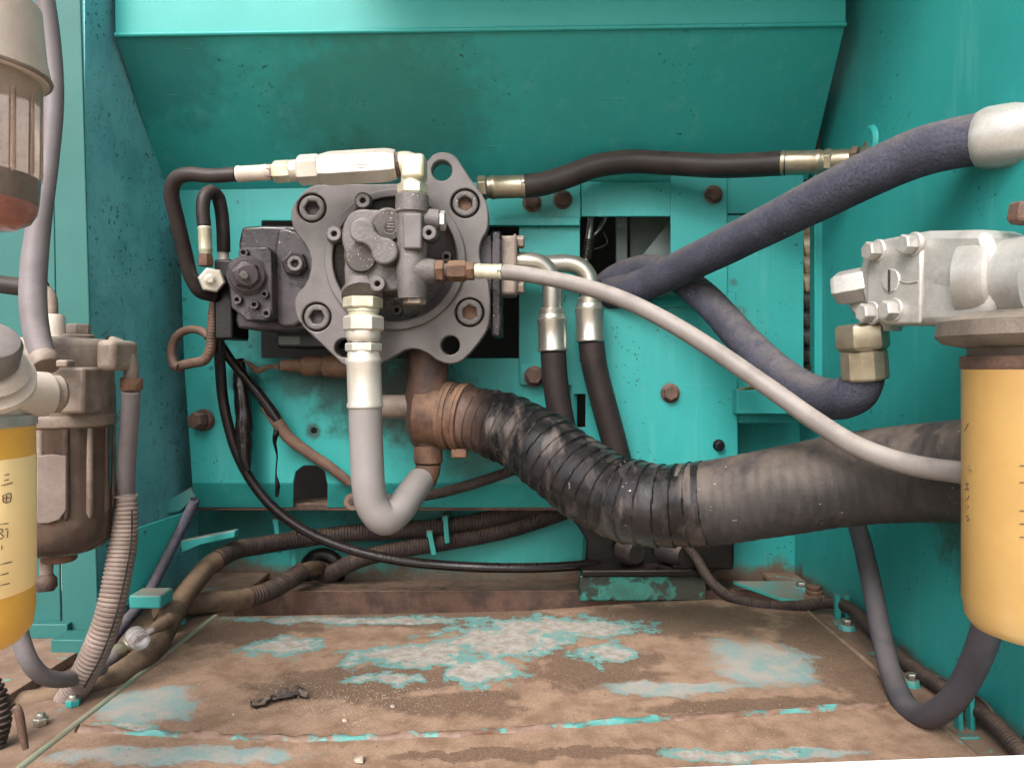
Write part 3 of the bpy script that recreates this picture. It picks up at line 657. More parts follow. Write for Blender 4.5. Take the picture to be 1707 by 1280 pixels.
# regulator on the left
rg = poly_px('regulator_body', [C1(*p) for p in [(392, 405), (480, 398), (620, 402), (690, 440), (700, 840), (560, 850), (372, 838), (362, 800), (375, 700), (378, 470)]], 1.262, 1.37, M['cast_dark'], pump, bev=.005, seg=3)
poly_px('regulator_shoulder', [C1(*p) for p in [(528, 420), (600, 405), (680, 470), (720, 600), (690, 720), (640, 830), (545, 835), (530, 780)]], 1.248, 1.30, M['cast_dark'], pump, bev=.005, ck=1, seg=3)
rc = poly_px('regulator_cover', [C1(*p) for p in [(400, 492), (500, 488), (520, 510), (523, 795), (505, 806), (408, 806), (395, 790), (345, 750), (333, 640), (345, 560), (388, 540)]], 1.222, 1.27, M['cast_dark'], pump, bev=.003, seg=3)
x, y = C1(415, 612)
lathe('adjuster_cap', P(x, y, 1.224), P(x, y, 1.190), [(0, S(33, 1.22)), (.3, S(32, 1.22)), (.32, S(28, 1.22)), (.6, S(27, 1.22)), (.62, S(19, 1.22)), (.95, S(18, 1.22)), (1, S(16, 1.22))], M['cast_dark'], rc, n=36)
hexn('lock_nut', P(x - 1, y, 1.212), P(x - 1, y, 1.196), S(24, 1.2), M['cast_dark'], rc)
lathe('adjuster_screw', P(x - 5, y, 1.19), P(x - 5, y, 1.172), [(0, S(8, 1.18)), (.9, S(7.5, 1.18)), (1, S(6.5, 1.18))], M['cast'], rc, n=6)
for p, r in (((370, 716), 8), ((487, 692), 7), ((443, 737), 8), ((495, 775), 8), ((397, 515), 8)):
    sock_bolt(rc, *C1(*p), r, 1.213, .014, M['cast_dark'], M['hole'], name='cover_screw')
x, y = C1(617, 562)
hexn('hex_plug', P(x, y, 1.25), P(x, y, 1.232), S(22, 1.24), M['cast_dark'], pump, rot=.2)
sock_bolt(pump, x, y, 13, 1.222, .014, M['cast'], M['hole'], name='plug_screw', hexr=.55)
box_px('solenoid_block', 356, 432, 388, 566, 1.255, 1.33, M['black'], pump, bev=.004)
box_px('casting', 462, 548, 560, 580, 1.33, 1.44, M['black'], pump, bev=.004)
box_px('name_plate', 464, 560, 500, 574, 1.328, 1.330, M['grey_panel'], pump, bev=.0005)
# tan delivery flange on the right side of the pump
fb = box_px('delivery_flange', 826, 392, 862, 492, 1.262, 1.32, M['tan'], pump, bev=.006)
for y in (404, 480):
    hex_bolt(pump, P(858, y, 1.285), (1, -.1, 0), S(11, 1.28), .016, M['tan'], name='flange_bolt')
# suction elbow below the flange, rusted
lathe('suction_pipe', P(714, 585, 1.285), P(712, 742, 1.285), [(0, S(34, 1.28)), (.3, S(34, 1.28)), (.5, S(38, 1.28)), (.8, S(36, 1.28)), (.95, S(28, 1.28)), (1, S(24, 1.28))], M['rust_dark'], pump, n=32)
lathe('side_stub', P(690, 678, 1.285), P(636, 678, 1.285), [(0, S(20, 1.28)), (.95, S(20, 1.28)), (1, S(18, 1.28))], M['tan'], pump, n=24)
lathe('suction_mouth', P(700, 692, 1.285), P(760, 694, 1.275), [(0, .05), (.5, .052), (.55, .0505), (1, .0505)], M['rusty'], pump, n=32)
lathe('drain_boss', P(714, 735, 1.285), P(714, 772, 1.285), [(0, S(23, 1.28)), (.05, S(24, 1.28)), (.95, S(24, 1.28)), (1, S(22, 1.28))], M['rusty'], pump, n=28)
tube('drain_elbow', [(714, 768, 1.285), (713, 785, 1.283), (706, 800, 1.275), (694, 814, 1.262)], [S(21, 1.28)] * 3 + [S(20, 1.27)], M['rusty'], pump, n=20)
lathe('drain_pipe', P(590, 612, 1.36), P(470, 609, 1.36), [(0, S(20, 1.36)), (.4, S(19, 1.36)), (.42, S(15, 1.36)), (.5, S(17, 1.36)), (.7, S(17, 1.36)), (.72, S(12, 1.36)), (1, S(10, 1.36))], M['rusty'], pump, n=20)

# ================================================================== HOSES AND FITTINGS ON THE PUMP
# pilot filter and its hose along the top
def along(A, B): return lambda t: A.lerp(B, t)
A0, B0 = P(398, 290.5, 1.143), P(700, 272, 1.143)
q = lambda x: A0.lerp(B0, (x - 398) / 302.0)
iv = thing('inline_valve', 'white plated hexagonal inline valve lying along the top of the pump', 'valve', q(590))
rr = lambda v: S(v, 1.143)
hexn('end_hex', q(497), q(536), rr(25.5), M['zinc'], iv, rot=.35)
hexn('hex_body', q(533), q(661), rr(29), M['zinc'], iv, rot=.52)
ring('neck', q(484), q(499), rr(18), M['zinc'], iv)
ring('neck', q(659), q(669), rr(20), M['rust_dark'], iv)
for k, (xa, xb, dy) in enumerate(((588, 622, 4), (596, 612, 9), (573, 600, 14), (604, 640, 13), (580, 588, 19), (590, 606, 19), (609, 618, 19.5))):
    aa, bb2 = q(xa), q(xb); off = Vector((0, -rr(25.2 if dy < 10 else 24), -rr(dy)))
    stroke('stamped_mark', [aa + off, bb2 + off], .0005, M['ink'], iv)
el = tube('elbow', [(664, 275, 1.143), (678, 274, 1.143), (687, 280, 1.143), (687.5, 296, 1.143), (687.5, 308, 1.143)], [rr(20.5), rr(21), rr(22.5), rr(19), rr(17)], M['zinc_yellow'], iv, n=24, step=.003)
box_px('elbow_block', 668, 254, 707, 296, 1.122, 1.164, M['zinc_yellow'], iv, bev=.006, seg=3)
ring('neck', P(687.5, 294, 1.143), P(687.5, 309, 1.143), rr(19), M['zinc_yellow'], iv)
hexn('union_nut', P(687.5, 306, 1.143), P(687.5, 325, 1.143), rr(25.5), M['zinc_yellow'], iv, rot=.1)
ph = thing('pilot_hose', 'grey pilot hose bending down from the inline valve to the regulator', 'hose', P(300, 400, 1.16))
ferrule('ferrule', q(452), q(395), rr(13.5), M['tan_pale'], ph)
hexn('swivel_nut', q(446), q(460), rr(13), M['tan'], ph)
hexn('swivel_nut', q(456), q(486), rr(18.5), M['zinc_yellow'], ph, rot=.4)
tube('hose', [q(400), q(350), P(312, 291, 1.145), P(293, 299, 1.15), P(286, 322, 1.16), P(296, 370, 1.18), P(308, 420, 1.2), P(318, 460, 1.215), P(334, 486, 1.23), P(356, 492, 1.25)], [rr(12)] * 2 + [rr(12.5)] * 8, M['rubber_brown'], ph, n=20)
sv = thing('regulator_union', 'bright silver hexagon union facing out beside the oily regulator', 'fitting', P(352, 466, 1.2))
hexn('hex', P(353, 467, 1.232), P(353, 467, 1.205), S(22, 1.21), M['zinc'], sv, rot=.15)
lathe('stub', P(350, 466, 1.206), P(350, 466, 1.188), [(0, S(10, 1.2)), (.4, S(9, 1.2)), (.45, S(6, 1.2)), (1, S(5, 1.2))], M['zinc'], sv, n=16)
lathe('body', P(354, 468, 1.262), P(354, 468, 1.230), [(0, S(17, 1.22)), (1, S(18, 1.22))], M['black'], sv, n=20)
lh = thing('looped_hose', 'short dark hose looping over beside the regulator, silver ends', 'hose', P(350, 440, 1.28))
lathe('rust_nut', P(343, 444, 1.262), P(343, 424, 1.262), [(0, S(13, 1.26)), (.5, S(13, 1.26)), (1, S(11, 1.26))], M['rusty'], lh, n=6)
ferrule('ferrule', P(343, 424, 1.262), P(341, 378, 1.262), S(11, 1.26), M['zinc_yellow'], lh)
tube('hose', [(341, 382, 1.262), (338, 350, 1.262), (341, 328, 1.265), (352, 319, 1.275), (363, 328, 1.29), (369, 352, 1.30), (372, 385, 1.305), (373, 420, 1.31)], S(11, 1.27), M['rubber_brown'], lh, n=18)
ferrule('ferrule', P(373, 440, 1.31), P(372, 414, 1.31), S(9.5, 1.3), M['zinc'], lh)
# J-shaped return hose
jh = thing('return_hose', 'pale grey hose in a J shape under white plated fittings', 'hose', P(640, 880, 1.14))
vx = 606; rr = lambda v: S(v, 1.15); Y = lambda y, x=vx: P(x, y, 1.15)
hexn('adapter_nut', Y(495, 605), Y(515, 605), rr(33), M['zinc_yellow'], jh, rot=.2)
ring('neck', Y(513), Y(528), rr(25), M['zinc_yellow'], jh)
ring('thread', Y(516), Y(520), rr(26.5), M['zinc_yellow'], jh)
hexn('union_nut', Y(526), Y(553), rr(34), M['zinc'], jh, rot=.1)
lathe('collar', Y(552), Y(570), [(0, rr(28)), (.5, rr(28.5)), (.9, rr(27)), (1, rr(25))], M['zinc'], jh, n=28)
ring('neck', Y(568), Y(573), rr(22), M['rust_dark'], jh)
hexn('ferrule_hex', Y(571), Y(587), rr(30.5), M['zinc'], jh, rot=.1)
ferrule('ferrule', Y(586), Y(681, 609), rr(29.5), M['zinc'], jh)
tube('hose', [(609, 676, 1.15), (610, 720, 1.15), (612, 770, 1.148), (614, 808, 1.145), (621, 843, 1.145), (641, 865, 1.15), (662, 853, 1.17), (681, 828, 1.21), (700, 802, 1.262)], [rr(27.5)] * 4 + [rr(27)] * 2 + [rr(26)] * 3, M['hose_pale'], jh, n=28, step=.004)
# long grey hose crossing the picture
gh = thing('grey_hose', 'long thin grey hose crossing from the pump down to the lower right', 'hose', P(1100, 530, 1.0))
X = lambda x, y=452: P(x, y, 1.143); rr = lambda v: S(v, 1.143)
hexn('rust_nut', X(724), X(741), rr(19), M['rusty'], gh, rot=.1)
ring('neck', X(739), X(748), rr(13), M['rust_dark'], gh)
hexn('rust_nut', X(746), X(778), rr(18), M['rusty'], gh, rot=.4)
hexn('rust_nut', X(777), X(791), rr(16), M['rusty'], gh, rot=.1)
ferrule('ferrule', X(790), X(837, 453), rr(13), M['zinc_yellow'], gh)
tube('hose', [(833, 453, 1.143), (880, 458, 1.13), (960, 474, 1.10), (1040, 500, 1.06), (1120, 540, 1.02), (1200, 590, .985), (1280, 645, .95), (1360, 702, .91), (1430, 745, .868), (1510, 773, .83), (1600, 787, .785), (1720, 792, .70)], .0118, M['hose_grey'], gh, n=20, rfun=wob(.03, 12))
# black hose along the rail
bh_ = thing('rail_hose', 'black rubber hose running along the top rail between plated ferrules', 'hose', P(1100, 290, 1.33))
rr = lambda v: S(v, 1.32)
hexn('nut', P(796, 314, 1.31), P(812, 313, 1.31), rr(20), M['brass_dull'], bh_)
ferrule('ferrule', P(811, 313, 1.312), P(875, 311, 1.318), rr(19.5), M['brass_dull'], bh_)
tube('hose', [(868, 311, 1.317), (905, 307, 1.32), (950, 293, 1.325), (995, 277, 1.33), (1050, 270, 1.33), (1120, 273, 1.32), (1200, 277, 1.30), (1260, 275, 1.28), (1310, 272, 1.262)], .0203, M['rubber_brown'], bh_, n=24)
ferrule('ferrule', P(1377, 270, 1.235), P(1301, 272, 1.265), S(20.5, 1.25), M['brass_dull'], bh_)
hexn('nut', P(1374, 270, 1.236), P(1388, 269, 1.230), S(21, 1.23), M['brass_dull'], bh_)
lathe('collar', P(1386, 269, 1.231), P(1420, 267, 1.216), [(0, S(18, 1.22)), (.5, S(19, 1.22)), (1, S(17, 1.22))], M['brass_dull'], bh_)
hexn('adapter', P(1418, 266, 1.217), P(1432, 265, 1.21), S(21, 1.21), M['rust_dark'], bh_)
tube('elbow', [(1430, 265, 1.211), (1440, 262, 1.207), (1448, 254, 1.20), (1456, 240, 1.19)], S(14, 1.21), M['brass_dull'], bh_, n=16)
# two delivery hoses with bent steel pipes
for nm, lb, pp, fe, ho in (
    ('delivery_hose', 'left of two steel elbow pipes feeding a dark hose beside the pump', [(856, 436, 1.30), (880, 436, 1.30), (900, 440, 1.302), (914, 453, 1.304), (919, 475, 1.305), (920, 516, 1.306)], ((919.5, 514), (921.5, 586)), [(922, 580), (925, 630), (934, 690), (950, 760)]),
    ('delivery_hose', 'right of two steel elbow pipes, its dark hose passing behind the suction hose', [(858, 446, 1.325), (915, 441, 1.335), (950, 440, 1.34), (970, 448, 1.34), (981, 464, 1.34), (984, 500, 1.338)], ((982.5, 496), (984, 570)), [(985, 564), (991, 610), (1003, 660), (1022, 730), (1040, 800)])):
    dh = thing(nm, lb, 'hose', P(ho[0][0], 600, 1.32), 'steel elbow delivery hoses')
    d = pp[-1][2]
    tube('bent_pipe', pp, S(15.5, d), M['steel'], dh, n=20, step=.004)
    ring('pipe_collar', P(*fe[0], d), P(fe[0][0], fe[0][1] + 13, d), S(20.5, d), M['steel'], dh)
    ferrule('ferrule', P(fe[0][0], fe[0][1] + 10, d), P(*fe[1], d), S(24.5, d), M['steel'], dh)
    tube('hose', [(x, y, d + .004 * i) for i, (x, y) in enumerate(ho)], S(21.5, d), M['rubber_brown'], dh, n=22)

# ---- suction hose: taped near the pump, bare cloth towards the wall
sh = thing('suction_hose', 'very thick black ribbed suction hose wrapped in shiny tape', 'suction hose', P(1100, 900, 1.1))
def tape(s, th, c):
    ph_ = (s / .021 + th / (2 * math.pi)) % 1.0
    return 1.0 + .05 * (ph_ - .5) + .02 * noise.noise(Vector((c.x * 40, th, c.z * 40))) + .014 * math.sin(s * 70)
def cloth(s, th, c):
    ph_ = (s / .017 + th / (2 * math.pi)) % 1.0
    return 1.0 + .005 * math.sin(2 * math.pi * ph_) + .016 * noise.noise(Vector((c.x * 30, c.z * 30, th)))
p1 = [(738, 692, 1.285), (790, 698, 1.27), (850, 716, 1.24), (905, 748, 1.20), (960, 790, 1.16), (1020, 826, 1.12), (1080, 841, 1.085), (1150, 841, 1.06), (1180, 838, 1.05)]
tube('taped_section', p1, [.0535, .0535, .056, .0585, .060, .060, .0592, .0574, .0572], M['tape'], sh, n=56, step=.0015, rfun=tape, smooth=30)
p2 = [(1140, 841, 1.064), (1170, 839, 1.053), (1240, 829, 1.03), (1330, 813, .995), (1430, 797, .955), (1530, 788, .905), (1600, 785, .865), (1680, 782, .815)]
tube('bare_section', p2, [.0565, .0572, .058, .058, .058, .058, .058, .058], M['suction'], sh, n=56, step=.002, rfun=cloth, smooth=30)
def clampring(name, A, B, r, mat, parent): return lathe(name, A, B, [(0, r * .97), (.05, r), (.45, r), (.5, r * .985), (.55, r), (.95, r), (1, r * .97)], mat, parent, n=40)
ck_ = clampring('hose_clamp', P(742, 692, 1.284), P(757, 693.5, 1.280), .0572, M['rusty'], sh)
clampring('hose_clamp', P(765, 694, 1.278), P(778, 696, 1.274), .0578, M['rusty'], sh)
box_px('clamp_screw', 752, 748, 778, 764, 1.25, 1.27, M['rusty'], sh, bev=.003)

# ---- thick fabric hoses
th_ = thing('fabric_hose', 'thick dusty blue grey hose rising to the pale ferrule at the top right', 'hose', P(1300, 400, 1.1))
tube('hose', [(1010, 490, 1.40), (1060, 480, 1.36), (1110, 458, 1.31), (1190, 420, 1.22), (1280, 375, 1.12), (1369, 330, 1.03), (1458, 286, .96), (1547, 250, .91), (1650, 229, .865)], .0295, M['rubber_blue'], th_, n=28, rfun=wob(.025, 18))
lathe('ferrule', P(1634, 232, .872), P(1790, 214, .80), [(0, .0318), (.03, .0335), (.08, .0345), (.2, .035), (.8, .035), (1, .03)], M['alu'], th_, n=14)
t2 = thing('fabric_hose', 'thick dusty blue grey hose dipping in a U up to the silver valve', 'hose', P(1400, 690, .98))
tube('hose', [(1000, 486, 1.42), (1030, 463, 1.40), (1075, 449, 1.375), (1120, 457, 1.35), (1175, 497, 1.30), (1235, 562, 1.22), (1295, 620, 1.12), (1350, 655, 1.03), (1395, 665, .97), (1428, 651, .93), (1441, 618, .915), (1442, 600, .91)], [.0265] * 9 + [.0255, .0235, .023], M['rubber_blue'], t2, n=28, rfun=wob(.025, 18))
lathe('ferrule', P(1442, 632, .915), P(1436, 540, .91), [(0, S(36, .91)), (.04, S(38, .91)), (.5, S(37.5, .91)), (.54, S(33, .91)), (.6, S(33, .91))], M['brass_dull'], t2, n=12, smooth=25)
hexn('union_nut', P(1439, 584, .91), P(1436, 540, .91), S(43, .91), M['brass_dull'], t2, rot=.2)

# ---- silver valve block
vb = thing('valve_block', 'silver cast valve block with four hex bolts above the yellow filter', 'valve', P(1560, 540, .8))
ux = (P(1640, 455, .735) - P(1445, 465, .885)); uxn = ux.normalized()
nrm = uxn.cross(Vector((0, 0, 1))).normalized()
if nrm.y > 0: nrm = -nrm
def VB_(px, py, off=0.0):
    """point on the block's face plane under pixel px,py; off = metres towards the viewer along the face normal"""
    o = Vector((0, CAMY, CAMZ)); ray = P(px, py, 1.0) - o; p0 = P(1500, 460, .845)
    t = (p0 - o).dot(nrm) / ray.dot(nrm); return o + ray * t + nrm * off
face = [(1436, 420), (1440, 408), (1466, 398), (1540, 384), (1560, 384), (1640, 382), (1652, 420), (1652, 505), (1640, 540), (1540, 543), (1530, 543), (1475, 543), (1440, 522), (1432, 490), (1428, 455)]
slab('block', [VB_(*p) for p in face], -nrm * .058, M['alu'], vb, bev=.011)
slab('cover_pad', [VB_(x, y, .003) for x, y in [(1452, 404), (1536, 389), (1540, 400), (1538, 540), (1478, 541), (1446, 520)]], -nrm * .006, M['alu'], vb, bev=.003)
for (x, y) in ((1466, 419), (1526, 408), (1456, 522), (1494, 517)):
    hex_bolt(vb, VB_(x, y, .001), (nrm + Vector((-.15, 0, 0))), S(16.5, .84), .017, M['alu'], name='block_bolt', rot=.4)
sc_ = lathe('centre_plug', VB_(1490, 468, .001), VB_(1490, 468, .005), [(0, S(20, .84)), (.7, S(20, .84)), (1, S(18, .84))], M['alu'], vb, n=24)
slab('screw_slot', [VB_(x, y, .0052) for x, y in ((1486.5, 450), (1490.5, 450), (1490.5, 487), (1486.5, 487))], nrm * .0004, M['socket'], vb, bev=0)
stroke('cast_mark', [VB_(1504, 469, .0035), VB_(1520, 472, .0035), VB_(1534, 469, .0035)], .001, M['alu'], vb)
# barrel and nuts towards the right
ca, cb_ = VB_(1556, 462, -.040), VB_(1700, 462, -.040)
lathe('barrel', ca, cb_, [(0, .0405), (.55, .043), (.6, .042), (1, .042)], M['alu'], vb, n=36)
na = VB_(1618, 462, -.034); nd = Vector((.66, -.75, -.02)).normalized()
lathe('port_ring', na - nd * .030, na + nd * .004, [(0, .040), (.6, .0455), (.9, .046), (1, .043)], M['alu'], vb, n=36)
hexn('union_nut', na + nd * .003, na + nd * .026, .0415, M['alu'], vb, rot=.35)
lathe('pipe_end', na + nd * .024, na + nd * .20, [(0, .025), (.05, .030), (.2, .036), (.35, .0375), (.5, .034), (1, .034)], M['alu'], vb, n=32)
slab('inlet_body', [VB_(x, y, -.010) for x, y in [(1452, 420), (1440, 436), (1412, 456), (1397, 474), (1396, 496), (1404, 520), (1420, 538), (1470, 543), (1490, 520), (1490, 430)]], -nrm * .036, M['alu'], vb, bev=.006)
hexn('inlet_hex', VB_(1434, 470, -.016), VB_(1398, 482, .004), .021, M['alu'], vb, rot=.4)
lathe('inlet_neck', VB_(1440, 522, -.026), VB_(1437, 548, -.026), [(0, .024), (.5, .025), (1, .023)], M['alu'], vb, n=24)
hexn('pipe_stub', P(1700, 372, .73), P(1706, 340, .73), .012, M['rust_dark'], vb)

# ---- yellow filter, right
def vcyl(cx, d, R_): c = P(cx, VY, d); return c, R_
FR_c, FR_r = P(1731, 600, .66), .0585
zr = lambda y, d=.60: P(0, y, d).z
fr = thing('oil_filter', 'yellow spin-on filter hanging under the silver valve block', 'filter', (FR_c.x, FR_c.y, zr(1070)))
cc = Vector((FR_c.x, FR_c.y, 0))
def vl(name, c, prof, mat, par, n=56, smooth=40):
    zs = [z for z, r in prof]; a_ = Vector((c.x, c.y, zs[0])); b_ = Vector((c.x, c.y, zs[-1])); H = zs[-1] - zs[0]
    return lathe(name, a_, b_, [((z - zs[0]) / H, r) for z, r in prof], mat, par, n=n, smooth=smooth)
z0, z1 = zr(612, .66), P(0, 1094, .61).z
vl('canister', cc, [(z0, FR_r), (z0 - .14, FR_r), (z1 + .026, FR_r), (z1 + .022, FR_r - .0012), (z1 + .012, FR_r - .0025), (z1 + .004, FR_r - .008), (z1, FR_r - .018), (z1 - .002, 0)], M['yellow'], fr)
vl('rim', cc, [(z0 + .010, FR_r - .001), (z0 + .009, FR_r + .0015), (z0, FR_r + .0015), (z0 - .002, FR_r)], M['rust_dark'], fr)
vl('head', cc, [(zr(520, .66), .056), (zr(535, .66), .078), (zr(560, .66), .080), (zr(572, .66), .074), (zr(580, .66), .054), (z0 + .009, .054)], M['head_grey'], fr)
def on_cyl(px, py, c, r, off=.0004):
    o = Vector((0, CAMY, CAMZ)); ray = P(px, py, 1.0) - o
    ox, oy = o.x - c.x, o.y - c.y; A = ray.x ** 2 + ray.y ** 2; B = 2 * (ox * ray.x + oy * ray.y); Cq = ox * ox + oy * oy - (r + off) ** 2
    disc = B * B - 4 * A * Cq
    if disc < 0: disc = 0
    t = (-B - math.sqrt(disc)) / (2 * A); return o + ray * t
def mark(px_pts, c, r, par, w=.0006, mat='ink', nm='printed_mark'):
    return stroke(nm, [on_cyl(x, y, c, r) for x, y in px_pts], w, M[mat], par)
for pts in ([(1614, 706), (1611, 712), (1608, 718)], [(1615, 775), (1616, 781), (1619, 785)], [(1609, 806), (1615, 806)], [(1612, 802), (1612, 815)], [(1609, 815), (1615, 814)], [(1610, 826), (1612, 832), (1615, 826)], [(1610, 842), (1610, 848)], [(1614, 842), (1614, 846)], [(1611, 860), (1615, 860), (1615, 866), (1611, 867)]):
    mark(pts, cc, FR_r, fr, .00045)
for y in (776, 804, 851, 873, 895): mark([(1700, y), (1707, y), (1716, y)], cc, FR_r, fr, .0005)
# drain hose hanging in a loop under it
dl = thing('drain_loop', 'dark grey hose hanging in a loop below the right yellow filter', 'hose', P(1535, 1190, .88))
tube('hose', [(1420, 850, 1.16), (1436, 900, 1.12), (1452, 970, 1.07), (1470, 1060, 1.01), (1488, 1130, .95), (1512, 1178, .90), (1548, 1192, .85), (1590, 1164, .80), (1622, 1110, .76), (1644, 1050, .72), (1660, 980, .70)], .0135, M['hose_slate'], dl, n=22, rfun=wob(.03, 15))

# ================================================================== LEFT SIDE: FUEL FILTERS
# sediment bowl, top left
tb = thing('sediment_bowl', 'translucent tan fuel bowl with a red float, hanging at the upper left', 'fuel filter', P(-42, 370, .62))
bc = P(-60, 300, .62); bc = Vector((bc.x, bc.y, 0)); zt = lambda y, d=.565: P(0, y, d).z
vl('bowl', bc, [(zt(60), .0545), (zt(110), .0545), (zt(250), .0535), (zt(300), .052), (zt(322), .0505), (zt(340), .046), (zt(352), .036), (zt(358), .02), (zt(360), 0)], M['bowl_clear'], tb)
for k in range(10):
    a_ = -math.pi / 2 + (k - 2.5) * .36
    c_ = bc + Vector((math.cos(a_), math.sin(a_), 0)) * .0524
    lathe('bowl_rib', Vector((c_.x, c_.y, zt(112))), Vector((c_.x * 1, c_.y, zt(262))), [(0, .0028), (.95, .0028), (1, .001)], M['bowl_clear'], tb, n=10)
vl('float', bc, [(zt(302), .040), (zt(306), .0478), (zt(322), .0472), (zt(334), .042), (zt(340), .034)], M['red'], tb, n=40)
vl('sludge', bc, [(zt(255), .046), (zt(258), .0495), (zt(300), .0488)], M['bowl_brown'], tb, n=40)
vl('clamp_ring', bc, [(zt(-60), .054), (zt(30), .0575), (zt(62), .0605), (zt(74), .0605), (zt(80), .058)], M['tan_pale'], tb)
tube('ring_lip', [bc + Vector((math.cos(t_ * .2) * .0600, math.sin(t_ * .2) * .0600, zt(72))) for t_ in range(33)], .0022, M['tan'], tb, n=8)
# hose down from it
ul = thing('filter_hose', 'pale mauve hose curving down behind the translucent bowl', 'hose', P(60, 600, .9))
tube('hose', [(66, -60, .92), (84, 60, .92), (90, 160, .91), (82, 260, .90), (68, 350, .885), (58, 430, .87), (55, 500, .855), (62, 560, .84), (76, 606, .825)], [S(15, .9)] * 4 + [S(18, .88), S(20, .87), S(20.5, .86), S(20, .84), S(18, .83)], M['hose_mauve'], ul, n=24)
lathe('clamp_band', P(70, 594, .83), P(77, 612, .824), [(0, S(21, .83)), (.1, S(23, .83)), (.9, S(23, .83)), (1, S(21, .83))], M['tan'], ul, n=24)
box_px('clamp_screw', 92, 600, 112, 612, .80, .815, M['tan'], ul, bev=.002)
# dark hose and elbow behind it
dk = thing('inlet_hose', 'dark hose ending in a tan elbow at the left edge', 'hose', P(60, 480, 1.0))
tube('hose', [(-60, 468, 1.0), (0, 474, 1.0), (40, 479, 1.0), (74, 482, 1.0)], S(15, 1.0), M['rubber_brown'], dk, n=20)
tube('elbow', [(70, 482, 1.0), (80, 487, 1.0), (86, 500, 1.0), (87, 530, 1.0)], S(9, 1.0), M['tan'], dk, n=16)
# water separator
ws = thing('water_separator', 'dusty brown water separator with cast head and ribbed bowl', 'fuel filter', P(105, 940, .93))
wc = P(98, 700, .93); wc = Vector((wc.x, wc.y, 0)); zw = lambda y, d=.88: P(0, y, d).z
hd = vl('head', wc, [(zw(561), .040), (zw(562), .050), (zw(567), .0565), (zw(576), .0595), (zw(640), .0605), (zw(645), .0615), (zw(702), .0618)], M['tan'], ws)
vl('head_skirt', wc, [(zw(694), .062), (zw(700), .0635), (zw(712), .0625), (zw(716), .059)], M['tan'], ws)
box_px('head_pad', 92, 612, 140, 690, .862, .90, M['tan'], ws, bev=.004)
box_px('outlet_boss', 158, 566, 192, 618, .875, .93, M['tan'], ws, bev=.007, seg=3)
hex_bolt(ws, P(131, 562, .92), (0, 0, 1), S(19, .92), .016, M['tan'], name='vent_bolt', rot=.2)
lathe('fitting_boss', P(88, 562, .95), P(88, 524, .95), [(0, S(21, .95)), (.3, S(19, .95)), (.9, S(18, .95)), (1, S(15, .95))], M['tan_pale'], ws)
bwl = vl('bowl', wc, [(zw(712), .0595), (zw(760), .0585), (zw(860), .0575), (zw(872), .0590), (zw(915), .0570), (zw(928), .050), (zw(936), .036), (zw(940), 0)], M['bowl_brown'], ws)
for k in range(14):
    a_ = 2 * math.pi * k / 14
    c_ = wc + Vector((math.cos(a_), math.sin(a_), 0)) * .0575
    lathe('bowl_rib', Vector((c_.x, c_.y, zw(716))), Vector((c_.x, c_.y, zw(872))), [(0, .0042), (.93, .0042), (1, .001)], M['tan'] if k % 3 else M['bowl_brown'], ws, n=10)
panel_pts = [on_cyl(x, y, wc, .0625, .0) for x, y in ((62, 760), (86, 757), (110, 760), (110, 850), (98, 866), (80, 872), (62, 872))]
slab('pale_panel', panel_pts, (0, .002, 0), M['conduit_pale'], ws, bev=.0008)  # flat slab paler than the bowl
vl('drain_seat', wc, [(zw(938), .020), (zw(950), .020), (zw(953), .018)], M['rusty'], ws, n=24)
dz = zw(950); dc_ = Vector((wc.x - .010, wc.y - .008, 0))
lathe('drain_stem', dc_ + Vector((0, 0, dz + .004)), dc_ + Vector((0, 0, dz - .020)), [(0, .008), (1, .007)], M['tan'], ws, n=16)
lathe('drain_knob', dc_ + Vector((0, 0, dz - .016)), dc_ + Vector((.002, -.004, dz - .036)), [(0, .007), (.25, .0115), (.75, .012), (1, .008)], M['rust_dark'], ws, n=10)
tube('outlet_elbow', [(180, 572, .92), (198, 576, .92), (211, 588, .918), (218, 606, .915), (219, 634, .915)], [S(13, .92), S(11.5, .92), S(11, .92), S(11, .92), S(11.5, .92)], M['tan'], ws, n=18, step=.003)
oh = thing('outlet_hose', 'mauve hose dropping from the separator into the split conduit', 'hose', P(212, 800, .93))
lathe('clamp_band', P(219, 630, .915), P(219, 650, .916), [(0, S(16, .91)), (.1, S(17.5, .91)), (.9, S(17.5, .91)), (1, S(16, .91))], M['rusty'], oh, n=24)
tube('hose', [(219, 645, .915), (216, 700, .925), (212, 760, .94), (209, 830, .96)], S(14.5, .93), M['hose_mauve'], oh, n=20)
# yellow filter, left, with head and priming knob
yl = thing('fuel_filter', 'yellow fuel filter cut off at the left edge, cream label with writing', 'fuel filter', P(-60, 1120, .62))
yc = P(-82, 800, .62); yc = Vector((yc.x, yc.y, 0)); YR = .0585; zy = lambda y, d=.62: P(0, y, d).z
zb = P(0, 1128, .57).z
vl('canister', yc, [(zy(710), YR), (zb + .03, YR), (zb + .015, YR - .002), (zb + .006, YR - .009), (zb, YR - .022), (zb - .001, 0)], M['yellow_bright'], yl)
vl('label_band', yc, [(zy(762), YR + .0002), (zy(763), YR + .0005), (zy(985), YR + .0005), (zy(986), YR + .0002)], M['cream'], yl)
vl('rim', yc, [(zy(690), YR - .003), (zy(693), YR + .001), (zy(709), YR + .0015), (zy(712), YR)], M['alu'], yl)
vl('head', yc, [(zy(600), .03), (zy(640), .045), (zy(675), .056), (zy(692), .056)], M['tan_pale'], yl)
lathe('port_tube', P(-50, 657, .60), P(88, 657, .66), [(0, .021), (.9, .019), (.92, .017), (1, .016)], M['tan_pale'], yl, n=28)
lathe('port_cap', P(84, 657, .657), P(108, 657, .667), [(0, .016), (.5, .0165), (.8, .013), (1, .006)], M['tan'], yl, n=28)
